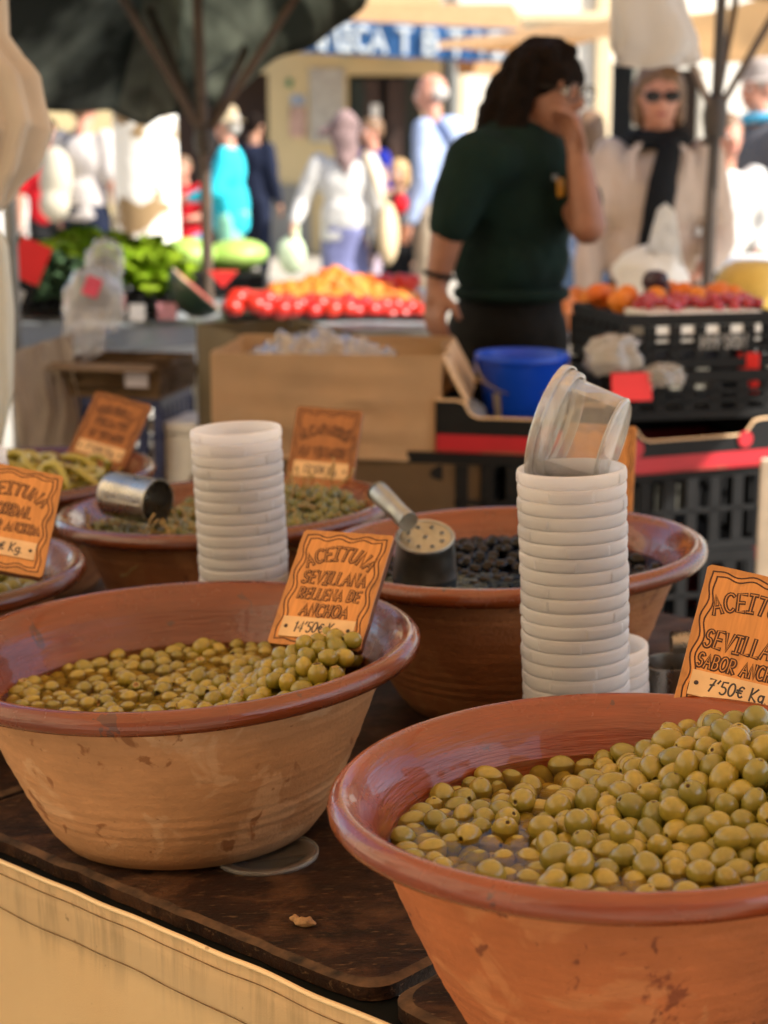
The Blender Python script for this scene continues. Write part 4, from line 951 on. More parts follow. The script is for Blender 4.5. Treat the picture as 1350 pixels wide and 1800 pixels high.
# big carton with a clear bag in it, on another carton
open_box('cardboard_box', 'large open brown carton with a clear bag in it, left of the blue bucket', 'box', (at(590, 640, 3.62).x, 3.72, .775), R(-6), .47, .36, .215, M_CARD, (('r', 62, .11),))
sheet('plastic_bag', 'crinkled clear bag lining the large open carton', 'bag', lambda u, v: Vector((-.15+.33*u+.02*nz((u*4, v*4, 1)), -.12+.22*v, .06*math.sin(PI*u)*math.sin(PI*v)+.028*nz((u*9, v*9, 2))+.014*nz((u*24, v*24, 3)))), 40, 30, M_FILM, .0008, TR((at(545, 640, 3.62).x, 3.72, .955)))
open_box('cardboard_box', 'dark carton standing under the large open carton', 'box', (at(640, 800, 3.62).x, 3.70, .42), R(-4), .50, .36, .352, M_CARD2, ())
open_box('cardboard_box', 'carton on the ground at the bottom of the carton pile', 'box', (at(620, 800, 3.62).x, 3.70, 0), R(3), .52, .38, .418, M_CARD2, ())
open_box('cardboard_box', 'grey brown carton with raised flaps behind the left tub stack', 'box', (at(425, 640, 4.1).x+.05, 4.35, .60), R(28), .26, .32, .36, M_CARD3, (('r', 20, .10),))
rb = thing('stool', 'low wooden stool under the grey brown carton', 'stool', TR((at(425, 640, 4.1).x+.05, 4.35, 0)))
rbox('seat', -.2, .2, -.2, .2, .56, .595, M_CARD2, rb)
for a in (-.17, .17):
    for b in (-.17, .17): rbox('leg', a-.02, a+.02, b-.02, b+.02, 0, .558, M_CARD2, rb)
# crates
def crate(name, label, loc, rz, sx, sy, sz, m, slats=3, group='black plastic fruit crates', cols=6):
    t = thing(name, label, 'crate', TR(loc, rz=rz), group)
    rbox('base', -sx/2+.004, sx/2-.004, -sy/2+.004, sy/2-.004, .003, .010, m, t, .001)
    for ax, sg in (('x', -1), ('x', 1), ('y', -1), ('y', 1)):
        bm = bmesh.new(); ln = sx if ax == 'y' else sy; off = (sy if ax == 'y' else sx)/2*sg
        def bb(u0, u1, z0, z1, d=.010):
            c = ((u0+u1)/2, off-sg*d/2, (z0+z1)/2); s_ = (u1-u0, d, z1-z0)
            if ax == 'x': c = (c[1], c[0], c[2]); s_ = (s_[1], s_[0], s_[2])
            box(bm, c, s_, None, .0012)
        e = ln/2-(.0115 if ax == 'x' else 0)
        bb(-e, e, sz-.024, sz, .012); bb(-e, e, 0, .02)
        for k in range(cols+1):
            u = -e+.008+(2*e-.016)*k/cols; bb(u-.013, u+.013, .021, sz-.025, .009)
        for k in range(1, slats):
            z = .02+(sz-.044)*k/slats; bb(-e, e, z-.005, z+.005, .006)
        part('side', bm, m, t, smooth=False)
    return t
def tray(name, label, loc, rz, sx, sy, sz, band=.35, group='black and red cardboard fruit trays'):
    """low printed carton tray with cut-down long sides and tan raw edges"""
    t = thing(name, label, 'tray', TR(loc, rz=rz), group)
    rbox('base', -sx/2, sx/2, -sy/2, sy/2, 0, .006, M_CARD2, t, .001)
    for ax, sg in (('x', -1), ('x', 1), ('y', -1), ('y', 1)):
        bm = bmesh.new(); ln = (sx if ax == 'y' else sy); off = (sy if ax == 'y' else sx)/2*sg; K = 24; th = .005
        prof = []
        for k in range(K+1):
            u = k/K; hgt = sz if (ax == 'x' or u < .16 or u > .84) else sz*(.68 if .22 < u < .78 else .68+.32*abs((min(u, 1-u)-.22)/.06))
            prof.append((-ln/2+ln*u, hgt))
        zb = sz*band
        for lo, hi, mi in ((0, zb, 1), (zb, None, 0)):
            for (u0, h0), (u1, h1) in zip(prof, prof[1:]):
                q = [(u0, lo), (u1, lo), (u1, hi if hi else h1), (u0, hi if hi else h0)]
                P = [((u, off, z) if ax == 'y' else (off, u, z)) for u, z in q]
                f = bm.faces.new([bm.verts.new(p) for p in (P if (sg < 0) == (ax == 'y') else reversed(P))]); f.material_index = mi
        bmesh.ops.remove_doubles(bm, verts=bm.verts, dist=1e-5); solidify(bm, th)
        part('side', bm, [M_CRATE, M_RED], t, smooth=False)
        bm = bmesh.new(); tube(bm, [((u, off-sg*.0025, h) if ax == 'y' else (off-sg*.0025, u, h)) for u, h in prof], .0032, 6); part('raw_edge', bm, M_CARD, t, smooth=False)
    return t
XR = at(1165, 600, 3.75).x
c1 = crate('fruit_crate', 'topmost black crate holding cherries and apricots under the coat of the shopper', (XR+.03, 3.82, .945), R(14), .35, .30, .115, M_CRATE, 3)
bm = bmesh.new()
bm.free()
for i, ch in enumerate('HYFSON'):
    bm = bmesh.new()
    for q, pl in enumerate(F[ch][1]): ribbon(bm, [(x*.024, y*.026) for x, y in pl], .0028, .0012+.0001*q, 0)
    o = part('letter', bm, mat('grey print', (.26, .26, .26), .6), c1, smooth=False); o.matrix_local = TR((.0+.018*i, -.152, .042))
crate('fruit_crate', 'black crate under the topmost one, with a crumpled bag and a red label', (XR+.01, 3.80, .840), R(12), .38, .30, .102, M_CRATE, 3)
tr1 = tray('fruit_tray', 'black and red tray with round red logos under the black crates on the right', (XR-.005, 3.76, .738), R(22), .43, .31, .100)
for k, (u, z, r_) in enumerate(((-.145, .055, .020), (.12, .060, .017))):
    bm = bmesh.new(); lathe(bm, [(0, -.0035), (r_, -.0035), (r_, 0)], 24, Matrix.Translation((u, -.157, z)) @ Matrix.Rotation(-PI/2, 4, 'X')); part('printed_dot', bm, M_RED, tr1, smooth=False)
bm = bmesh.new(); box(bm, (.219, -.06, .06), (.003, .09, .06), None, .0005); part('label', bm, M_REDL, tr1, smooth=False)
bm = bmesh.new(); box(bm, (.2212, -.03, .06), (.003, .035, .04), None, .0005); part('label', bm, M_WHITE, tr1, smooth=False)
for i in range(4):
    crate('fruit_crate', ['lowest black crate on the ground at the right', 'second black crate from the ground at the right', 'third black crate from the ground at the right', 'black crate just under the red trimmed tray at the right'][i], (XR-.03+.01*(i % 2), 3.77, .003+.185*i), R(16+3*(i % 2)), .40, .30, .183, M_CRATE, 2, cols=7)
# grey crates further right and behind
M_GCR = mat('grey weathered crate', (.055, .052, .042), .7, .3, 12)
for i in range(4):
    crate('fruit_crate', ['lowest grey crate in the far right pile', 'second grey crate in the far right pile', 'third grey crate in the far right pile', 'topmost grey crate in the far right pile'][i], (at(1240, 850, 4.25).x, 4.35, .003+.205*i), R(-18), .36, .30, .203, M_GCR, 2, group='grey crates at the far right')
sg = thing('signboard', 'pale board with red print standing at the right edge', 'board', TR((at(1345, 850, 3.35).x+.062, 3.4, 0), rz=R(-20)))
rbox('panel', -.06, .09, -.01, .01, .02, .80, mat('pale board', (.52, .46, .38), .7), sg)
for k in range(6): rbox('printed_mark', .0, .05, -.0125, -.0105, .30+.075*k, .335+.075*k, M_RED, sg, .0003)
pl = thing('plastic_drum', 'dark red plastic drum on the ground at the right', 'drum', TR((at(1270, 960, 4.0).x, 3.92, 0)))
bm = bmesh.new(); lathe(bm, [(0, 0), (.10, 0), (.115, .02), (.12, .45), (.125, .47), (.12, .49), (.10, .50), (0, .50)], 32); part('body', bm, mat('dark red plastic', (.12, .008, .010), .4), pl)
# red labels
bm = bmesh.new(); box(bm, (0, 0, 0), (.085, .004, .058), None, .001); tag(part('price_label', bm, M_REDL, mw=TR(at(1110, 680, 3.58), rx=R(-12), rz=R(10)), smooth=False), 'red price label clipped to the front of the second black crate', 'label')
bm = bmesh.new(); box(bm, (0, 0, 0), (.045, .004, .085), None, .001); tag(part('price_label', bm, M_REDL, mw=TR(at(1315, 655, 3.70), rz=R(-25)), smooth=False), 'bright red upright label at the end of the black crates', 'label')
crumple('plastic_bag', 'crumpled clear white bag stuffed in the second black crate', 'bag', at(1075, 628, 3.62), (.056, .045, .045), M_BAG, 5, .35, scale=2)
crumple('plastic_bag', 'small crumpled grey bag beside the red label', 'bag', at(1160, 662, 3.62), (.05, .04, .025), M_FILM, 9, .35, scale=2)
# fruit in the topmost crate
M_CHERRY = rnd_skin('cherry skin', (.32, .006, .020), (.45, .03, .05), .25, .5); M_APRI = rnd_skin('apricot skin', (.62, .13, .010), (.70, .24, .02), .6, 0); M_TOM = rnd_skin('tomato skin', (.42, .010, .006), (.54, .03, .010), .35, .15)
M_PLUM = rnd_skin('plum skin', (.012, .008, .018), (.04, .014, .03), .3, .2); M_MELON = mat('yellow melon rind', (.66, .46, .10), .5, .12, 12, bump=.3, bscale=40)
def fruit(name, d, m, squash=1, n=2):
    bm = bmesh.new(); ell(bm, (0, 0, 0), (d/2, d/2, d/2*squash), n=n+1)
    for v in bm.verts:
        r_ = math.hypot(v.co.x, v.co.y)
        if v.co.z > 0: v.co.z -= d*.14*math.exp(-(r_/(d*.13))**2)
    return mesh(name, bm, m)
FM = {k: fruit(*a) for k, a in dict(c=('cherry', .024, M_CHERRY), a=('apricot', .046, M_APRI, .95), t=('tomato', .072, M_TOM, .84), a2=('apricot', .058, M_APRI, .95), p=('plum', .045, M_PLUM, 1.1), m=('melon', .19, M_MELON, .86, 3)).items()}
rg = random.Random(5); cw = TR((XR+.03, 3.82, .945), rz=R(14))
rbox('paper_liner', -.12, .14, -.146, -.02, .055, .118, M_WHITE, c1)
for i in range(70):
    u, v = rg.uniform(-.10, .165), rg.uniform(-.12, .02); o = link('cherry', FM['c'], mw=cw @ TR((u, v, .122+.018*rg.random()), rg.uniform(0, 3), 0, rg.uniform(0, 3))); tag(o, 'red cherry heaped in the topmost black crate', 'cherry', 'cherries in the black crate')
for i in range(26):
    u, v = rg.uniform(-.17, .17), rg.uniform(-.02, .13); o = link('apricot', FM['a'], mw=cw @ TR((u, v, .118+.03*rg.random()), rg.uniform(0, 3), 0, rg.uniform(0, 3))); tag(o, 'apricot at the back of the topmost black crate', 'apricot', 'apricots in the black crate')
for i in range(7):
    o = link('plum', FM['p'], mw=TR(at(1168+rg.uniform(-22, 22), 508+rg.uniform(-16, 12), 3.86+rg.uniform(-.05, .05)), rg.random(), rg.random())); tag(o, 'dark plum piled behind the cherries', 'plum', 'dark plums')
tag(link('melon', FM['m'], mw=TR(at(1322, 512, 4.3))), 'yellow melon at the right edge beyond the black crates', 'melon')
# tray with red band carrying the blue bucket
XB = at(905, 700, 3.62).x
tr2 = tray('fruit_tray', 'black and red tray with cut down side under the blue bucket', (XB+.03, 3.62, .797), R(-12), .34, .30, .105)
bm = bmesh.new(); lathe(bm, [(0, -.0035), (.022, -.0035), (.022, 0)], 24, Matrix.Translation((.065, -.152, .042)) @ Matrix.Rotation(-PI/2, 4, 'X')); part('printed_dot', bm, M_REDL, tr2, smooth=False)
for i in range(4):
    crate('fruit_crate', ['lowest black crate under the blue bucket', 'second black crate under the blue bucket', 'third black crate under the blue bucket', 'black crate just under the tray of the blue bucket'][i], (XB-.01, 3.63, .003+.1985*i), R(-8-3*(i % 2)), .38, .29, .197, M_CRATE, 2, cols=7)
bk = thing('bucket', 'bright blue plastic bucket standing in the black and red tray', 'bucket', TR((at(918, 700, 3.62).x, 3.64, .807)))
bm = bmesh.new(); lathe(bm, [(0, .002), (.066, .002), (.070, 0), (.073, .004), (.0865, .158), (.093, .160), (.0975, .163), (.0985, .170), (.097, .175), (.093, .1755), (.090, .172), (.0715, .012), (0, .010)], 56); part('body', bm, M_BUCKET, bk)
bm = bmesh.new(); pts = [(.0965*math.cos(a), -.02-.075*math.sin(a)*.75, .158-.062*math.sin(a)) for a in [PI*k/20 for k in range(21)]]
tube(bm, pts, .0022, 6); part('bail', bm, M_STEEL, bk)
bm = bmesh.new(); a0 = R(222)
grid(bm, lambda u, v: Vector(((.0775+.0085*v+.0006)*math.cos(a0+R(13)*u), (.0775+.0085*v+.0006)*math.sin(a0+R(13)*u), .045+.055*v)), 4, 2); solidify(bm, .0006); part('sticker', bm, mat('worn sticker', (.5, .46, .4), .7), bk)
for a in (R(5), R(175)):
    bm = bmesh.new(); box(bm, (.0935, 0, .148), (.012, .022, .03), Matrix.Rotation(a, 4, 'Z'), .003); part('lug', bm, M_BUCKET, bk)
bm = bmesh.new(); lathe(bm, [(0, .05), (.03, .046), (.05, .03), (.058, 0)], 28); tag(part('plastic_cover', bm, M_GREYLID, mw=TR((at(812, 720, 3.5).x, 3.56, .85))), 'grey rounded plastic cover between the carton and the bucket', 'cover')
# ------------------------------------------------------------------ left side, behind the peppers
open_box('cardboard_box', 'shallow carton with a white paper label on the navy crate', 'box', (at(205, 660, 4.4).x, 4.55, .775), R(-14), .29, .26, .085, M_CARD2, (('f', 12, .05),))
bm = bmesh.new(); box(bm, (0, 0, 0), (.062, .003, .045), None, .0005); tag(part('paper_label', bm, mat('lilac paper', (.5, .48, .55), .7), mw=TR(at(240, 665, 4.395), rz=R(-14)), smooth=False), 'white paper label on the front of the shallow carton', 'label')
for i in range(4):
    crate('fruit_crate', ['lowest navy crate under the shallow carton', 'second navy crate under the shallow carton', 'third navy crate under the shallow carton', 'topmost navy crate, just under the shallow carton'][i], (at(210, 760, 4.4).x, 4.56, .003+.193*i), R(-12), .27, .26, .190, M_BLUEP, 2, group='navy crates under the carton')
fb = thing('foam_box', 'white foam box standing in the sun under the vegetable table', 'box', TR((at(322, 730, 4.55).x, 4.52, .40), rz=R(-10)))
bm = bmesh.new(); box(bm, (0, 0, .14), (.12, .18, .28), None, .012); part('body', bm, M_FOAM, fb, smooth=False); bm = bmesh.new(); box(bm, (0, 0, .295), (.13, .19, .028), None, .008); part('cover', bm, M_FOAM, fb, smooth=False)
rbox('stand', -.06, .06, -.09, .09, -.40, -.003, M_GREYLID, fb)
fb2 = thing('foam_box', 'smaller white foam box deeper under the vegetable table', 'box', TR((at(328, 650, 5.7).x, 5.75, .48)))
bm = bmesh.new(); box(bm, (0, 0, .09), (.12, .2, .18), None, .01); part('body', bm, M_FOAM, fb2, smooth=False); rbox('stand', -.06, .06, -.1, .1, -.48, -.002, M_GREYLID, fb2)
# grey plastic sheet over the vegetable table, hanging at the front
def sheet_f(u, v):
    x = at(20, 560, 5.0).x+1.02*u
    y = 4.75+.9*u*.55+.75*min(v, .6)/.6*1.0 if v < .6 else 0
    return Vector((x, y, 0))
vt = thing('vegetable_table', 'long trestle table of the vegetable stall under a grey plastic sheet and white cloth', 'table', TR((0, 0, 0)))
TZ = .84
VA, VB = at(-260, 600, 4.7), at(440, 575, 5.25); VC = at(775, 590, 5.45)
M_SHEET = mat('grey plastic sheeting', (.58, .61, .63), .28, .08, 5, bump=.3, bscale=12)
def front(u):
    xs = [VA.x, at(150, 600, 4.72).x, VB.x, VC.x]; ys = [4.7, 4.72, 5.25, 5.5]; x = xs[0]+(xs[-1]-xs[0])*u
    return x, float(np.interp(x, xs, ys))
def tabletop(u, v):
    x, y = front(u); return Vector((x*(1+.1*v), y+(7.0-y)*v, TZ+.012*nz((x*4, v*4, 1))))
def tablefront(u, v):
    x, y = front(u); return Vector((x+.02*nz((x*5, v*3, 2)), y-.012-.02*v+.022*nz((x*9, v*2, 4)), TZ-.002-(.13+.03*nz((x*6, 0, 6)))*v+.012*nz((x*4, 0, 1))*(1-v)))
bm = bmesh.new(); grid(bm, tabletop, 50, 14); solidify(bm, .004); part('plastic_sheet', bm, M_SHEET, vt)
M_CLOTHW = fabric('off-white table cloth', (.46, .44, .38), .12, 6)
bm = bmesh.new(); grid(bm, lambda u, v: tablefront(.60+.40*u, v), 40, 8); solidify(bm, .004); part('cloth', bm, M_CLOTHW, vt)
bm = bmesh.new(); grid(bm, lambda u, v: tablefront(.605*u, v*.42), 40, 6); solidify(bm, .003); part('sheet_edge', bm, M_SHEET, vt)
bm = bmesh.new(); grid(bm, lambda u, v: Vector(front(u)+(0,))+Vector((0, .03+1.5*v, TZ-.035)), 20, 2); solidify(bm, .02); part('board', bm, M_CARD2, vt)
for px, Y in ((-150, 5.2), (375, 5.4), (700, 5.7), (200, 6.6), (700, 6.8)):
    p = at(px, 600, Y); rbox('leg', p.x-.015, p.x+.015, Y-.015, Y+.015, 0, TZ-.06, mat('pale tube', (.5, .5, .47), .4), vt)
bm = bmesh.new(); grid(bm, lambda u, v: Vector((at(265, 0, 5.6).x+.4*u, 5.45, TZ-.05-.09*v)), 4, 2); solidify(bm, .012); part('apron', bm, M_CARD3, vt)
# produce: lettuces, cabbages, melons
def leafy(name, label, cat, loc, r, m, seed, n=34, ruf=.5, group=None, parent_leaf='leaf'):
    t = thing(name, label, cat, TR(loc, rz=seed), group); rg = random.Random(seed); mm = m
    bm = bmesh.new(); ell(bm, (0, 0, r*.5), (r*.45, r*.45, r*.42), n=2); part('heart', bm, mm, t)
    lm = []
    for q in range(3):
        bm = bmesh.new()
        def f(u, v):
            a = (u-.5)*1.5; wd = math.sin(PI*min(1, v*.85+.15))**.6
            x = r*.72*a*wd*.9; z = r*1.15*v; y = -r*.50*v**1.5+r*.09*nz((u*6, v*6, seed+q), 1)+ruf*r*.45*v*math.sin(u*19+q)*v
            return Vector((x, y, z))
        grid(bm, f, 14, 8); solidify(bm, .003); lm.append(mesh('leaf', bm, mm))
    for k in range(n):
        ring = k/n; o = link('leaf', rg.choice(lm), t)
        o.matrix_local = Matrix.Rotation(k*2.4, 4, 'Z') @ Matrix.Translation((0, -r*.22*(1-ring*.3), 0)) @ Matrix.Rotation(R(8+62*ring+rg.uniform(-8, 8)), 4, 'X') @ Matrix.Scale(1-.25*ring*0+rg.uniform(-.12, .1), 4)
    return t
M_LET = fabric('bright lettuce leaf', (.46, .64, .045), .3, 9, .45, .5); M_LETD = fabric('dark lettuce leaf', (.09, .13, .012), .35, 9, .25, .5); M_CAB = fabric('blue green cabbage leaf', (.075, .14, .065), .35, 8, .1, .5)
for i, (px, py, Y, r_) in enumerate(((120, 450, 6.1, .11), (165, 432, 6.35, .12), (215, 455, 6.0, .11), (262, 470, 5.8, .11), (95, 470, 5.9, .09), (240, 440, 6.4, .11))):
    p = at(px, py, Y); leafy('lettuce', ['bright green lettuce, second from the left of the row', 'bright green lettuce behind the row, above the white bag', 'bright green lettuce right behind the white bag', 'bright green lettuce at the right end of the row', 'small bright green lettuce at the left end', 'bright green lettuce at the back in front of the pillar'][i], 'lettuce', (p.x, Y, p.z-r_*.55), r_, M_LET, i+3, group='bright lettuces')
for i, (px, py, Y, r_) in enumerate(((70, 445, 6.5, .11), (115, 495, 5.75, .10), (62, 480, 5.7, .10), (150, 480, 5.65, .09))):
    p = at(px, py, Y); leafy(['dark_lettuce', 'cabbage', 'cabbage', 'cabbage'][i], ['dark brown green lettuce at the far left', 'dark cabbage in front of the lettuces', 'pale green cabbage by the red and black sign', 'dark cabbage next to the white bag'][i], 'cabbage' if i else 'lettuce', (p.x, Y, p.z-r_*.5), r_, [M_LETD, M_CAB, M_CAB, M_CAB][i], i+23)
# crate heap under the greens
for i, px in enumerate((90, 235)):
    p = at(px, 525, 5.75); crate('fruit_crate', ['black crate under the cabbages on the vegetable table', 'black crate under the lettuces on the vegetable table'][i], (p.x, 5.95, TZ+.012), 0, .27, .42, .085, M_CRATE, 2, group='black crates on the vegetable table')
for i, (px, w_) in enumerate(((240, .05), (290, .06), (338, .045))):
    bm = bmesh.new(); box(bm, (0, 0, .03), (w_, .004, .055), None, .001); tag(part('price_card', bm, [M_WHITE, mat('pink card', (.55, .25, .28), .6), M_WHITE][i], mw=TR((at(px, 530, 5.5).x, 5.5+.04*i, TZ+.014), rx=R(-15)), smooth=False), ['white price card at the left on the grey sheet', 'pinkish price card in the middle of the grey sheet', 'white price card at the right by the melon slice'][i], 'card', 'price cards on the grey sheet')
sgn = thing('price_board', 'red and black price board tilted at the left of the greens', 'sign', TR(at(38, 495, 5.0), ry=R(24), rz=R(8)))
rbox('red_panel', -.045, .045, -.004, .004, .005, .12, M_REDL, sgn, .001); rbox('black_panel', -.045, .045, -.005, .003, -.09, .003, M_CRATE, sgn, .001); rbox('white_square', -.028, .022, -.0075, -.0055, -.065, -.022, mat('grey paper', (.45, .45, .43), .7), sgn, .0005); rbox('stake', -.006, .006, .004, .012, -.22, -.02, M_CRATE, sgn, .001)
M_GMEL = mat('pale green rind', (.30, .46, .10), .45, .2, 25, bump=.1)
for i, (px, py, Y, sx) in enumerate(((330, 448, 6.5, .105), (412, 450, 6.6, .125))):
    bm = bmesh.new(); ell(bm, (0, 0, 0), (sx, .11, .062), n=4); p = at(px, py, Y)
    tag(part('green_melon', bm, M_GMEL, mw=TR((p.x, Y, p.z), ry=R(-6*i))), ['pale green melon left of the umbrella pole', 'pale green melon right of the umbrella pole'][i], 'melon', 'pale green melons')
st_ = thing('melon_stand', 'low crate under the pale green melons', 'crate', TR((at(372, 480, 6.55).x, 6.55, TZ+.01)))
rbox('body', -.2, .2, -.12, .12, 0, at(0, 478, 6.55).z-TZ-.012, M_CRATE, st_)
# watermelon wedge: red flesh, pale rind, dark skin
wm = thing('watermelon_half', 'cut watermelon half turned to show its dark green skin', 'watermelon', Matrix.Translation(at(345, 508, 5.6)) @ Vector((.66, .10, .74)).to_track_quat('Z', 'Y').to_matrix().to_4x4())
bm = bmesh.new(); lathe(bm, [(.001, -.085)]+[(.098*math.sin(R(a_)), -.085*math.cos(R(a_))) for a_ in range(10, 91, 8)]+[(.098, 0)], 40); part('skin', bm, mat('watermelon skin', (.014, .035, .014), .4, .5, 30), wm)
bm = bmesh.new(); lathe(bm, [(.0985, -.003), (.0975, .002), (.089, .002)], 40); part('rind', bm, mat('watermelon rind', (.62, .52, .36), .5), wm)
bm = bmesh.new(); lathe(bm, [(.089, .001), (.05, .002), (.001, .002)], 40); part('flesh', bm, mat('watermelon flesh', (.62, .03, .03), .3, .15, 40), wm)
bm = bmesh.new(); bw = at(392, 490, 5.9); a_, b_, c_ = Vector((-.05, 0, .025)), Vector((.05, 0, .025)), Vector((.0, 0, -.03))
fr = [bm.verts.new(p) for p in (a_, b_, c_)]; bk2 = [bm.verts.new(p+Vector((0, .03, 0))) for p in (a_, b_, c_)]
bm.faces.new(fr); bm.faces.new(bk2[::-1])
for k in range(3): bm.faces.new((fr[k], fr[(k+1) % 3], bk2[(k+1) % 3], bk2[k]))
bmesh.ops.recalc_face_normals(bm, faces=bm.faces); tag(part('watermelon_slice', bm, mat('watermelon flesh', (.62, .03, .03)), mw=TR(bw), smooth=False), 'small red watermelon slice behind the wedge', 'watermelon')
# tomatoes in front, apricots heaped behind
rg = random.Random(8)
def fruit_at(kind, px, py, Y, label, cat, group):
    o = link(cat, FM[kind], mw=TR(at(px, py, Y), rg.gauss(0, .3), rg.gauss(0, .3), rg.uniform(0, 6), rg.uniform(.9, 1.08))); tag(o, label, cat, group); return o
TL, TG = 'ripe red tomato in the front rows of the vegetable stall', 'red tomatoes at the front of the heap'
AL, AG = 'orange apricot heaped behind the tomatoes', 'apricots heaped behind the tomatoes'
for r_ in range(3):
    for k in range(13):
        px = 415+k*27+rg.uniform(-8, 8)+r_*6; Yk = 5.62+.05*r_+(px-415)/330*.12
        fruit_at('t', px, 536+(px-415)*.065-r_*7+rg.uniform(-6, 4), Yk, TL, 'tomato', TG)
for k in range(125):
    u, v = rg.random(), rg.random(); px = 480+250*u; hump = 46*math.exp(-((px-605)/85)**2)
    py = 532+(px-480)*.06-(16+hump)*v**.8+rg.uniform(-3, 3); fruit_at('a2', px, py, 5.84+.32*v+rg.uniform(-.02, .02), AL, 'apricot', AG)
for k in range(9): fruit_at('t', 655+9*k+rg.uniform(-4, 4), 500+rg.uniform(-6, 8), 6.15, 'red tomato at the back right of the apricots', 'tomato', 'red tomatoes behind the apricots')
# heap base under the fruit: a black tray
ft = thing('fruit_tray', 'long black tray under the tomatoes and apricots', 'tray', TR((at(572, 560, 5.8).x, 5.95, TZ+.008), rz=R(6)))
rbox('base', -.34, .34, -.30, .34, 0, .012, M_CRATE, ft); rbox('heap_board', -.25, .30, .02, .30, .014, .045, M_CARD2, ft)
# white carrier bag on the sheet, red print
wb = crumple('carrier_bag', 'upright white plastic bag with a red print in front of the lettuces', 'bag', at(165, 535, 4.95), (.085, .06, .105), M_BAG, 3, .18, scale=2.2)
bm = bmesh.new(); box(bm, (0, 0, 0), (.045, .003, .055), None, .001); bmesh.ops.rotate(bm, matrix=Matrix.Rotation(.35, 3, 'Y'), verts=bm.verts); o = part('print', bm, mat('pink red print', (.62, .06, .10), .5), wb, smooth=False); o.matrix_local = TR((.008, -.068, .055), rx=R(-18))
crumple('plastic_bag', 'thin grey bag top standing behind the white bag', 'bag', at(185, 468, 5.05), (.05, .045, .075), M_FILM, 8, .3)
sheet('plastic_bag', 'white bag hanging down over the front of the grey sheet', 'bag', lambda u, v: Vector((-.055+.12*u-.012*v, -.03*v+.012*nz((u*5, v*4, 3)), .07-.17*v*(1-.35*u))), 16, 16, M_BAG, .001, TR(at(150, 590, 4.66)))
# sack cloth hanging at the left end
sheet('cloth', 'beige cloth hanging from the left end of the vegetable table', 'cloth', lambda u, v: Vector((-.05+.16*u+.02*nz((u*3, v*3, 1))+.01*v, .03*nz((u*7, v*2.5, 2))-.03*v, .0-.36*v-.05*(1-u)*(1-v))), 24, 26, fabric('beige hanging cloth', (.50, .42, .34), .12, 6, .2), .003, TR(at(52, 585, 4.45)))
# ------------------------------------------------------------------ hanging cloth and bags nearest on the left
def bundle(name, label, cat, axis, radii, m, seed, folds=9, amp=.16, nn=72, fl=1.0):
    """a hanging gathered cloth: folded closed skin along an axis"""
    bm = bmesh.new(); K = 60; rows = []
    for i in range(K+1):
        u = i/K*(len(axis)-1); k = min(int(u), len(axis)-2); p = Vector(axis[k]).lerp(Vector(axis[k+1]), u-k); r = float(np.interp(u, range(len(radii)), radii)); row = []
        for j in range(nn):
            a = 2*PI*j/nn; q = 1+amp*math.sin(folds*a+3*nz((i*.05, 0, seed))+seed)+amp*.8*nz((math.cos(a)*2, math.sin(a)*2, i*.06), 1, seed)
            row.append(bm.verts.new(p+Vector((r*q*math.cos(a), r*q*fl*math.sin(a), .02*nz((a, i*.1, seed))))))
        rows.append(row)
    for a, b in zip(rows, rows[1:]):
        for j in range(nn): bm.faces.new((a[j], a[(j+1) % nn], b[(j+1) % nn], b[j]))
    bm.faces.new(rows[-1]); bm.faces.new(rows[0][::-1]); bmesh.ops.recalc_face_normals(bm, faces=bm.faces)
    return tag(part(name, bm, m, angle=None), label, cat)
M_CREAMC = fabric('cream hanging canvas', (.60, .53, .45), .1, 4, .25)
bundle('hanging_canvas', 'gathered cream canvas hanging at the upper left corner', 'canvas', [at(-60, -160, 2.9), at(-50, 60, 2.9), at(-8, 140, 2.88), at(15, 230, 2.86), at(-2, 300, 2.86), at(-10, 362, 2.85)], [.05, .052, .066, .062, .050, .018], M_CREAMC, 3, 7, .20, fl=.8)
bundle('hanging_bag', 'white bunch of bags hanging below the cream canvas at the left edge', 'bag', [at(-28, 372, 2.82), at(-20, 440, 2.82), at(-14, 560, 2.82), at(-16, 690, 2.82), at(-22, 800, 2.82)], [.012, .030, .034, .034, .02], fabric('white plastic sheeting', (.66, .66, .60), .05, 4, .35, .4), 5, 7, .10)
# cord the two hang from, and the white bag at the upper right
bundle('hanging_bag', 'white bunch of carrier bags hanging in front of the shopper with sunglasses', 'bag', [at(1128, -190, 4.3), at(1132, -60, 4.3), at(1140, 20, 4.3), at(1150, 70, 4.3), at(1150, 104, 4.3), at(1150, 116, 4.3)], [.05, .07, .085, .098, .096, .085], fabric('white carrier film', (.72, .70, .68), .04, 4, .45, .4), 7, 5, .13, fl=.5)
bm = bmesh.new(); tube(bm, [at(-60, -150, 2.9)+Vector((0, 0, .0)), Vector((-1.0, 2.93, 2.9))], .004, 6); tag(part('cord', bm, M_CRATE), 'dark cord holding up the cream canvas', 'cord')
bm = bmesh.new(); p = at(1128, -185, 4.3); tube(bm, [p, Vector((p.x, p.y, 2.9))], .004, 6); tag(part('cord', bm, M_CRATE), 'dark cord holding up the white carrier bags', 'cord')
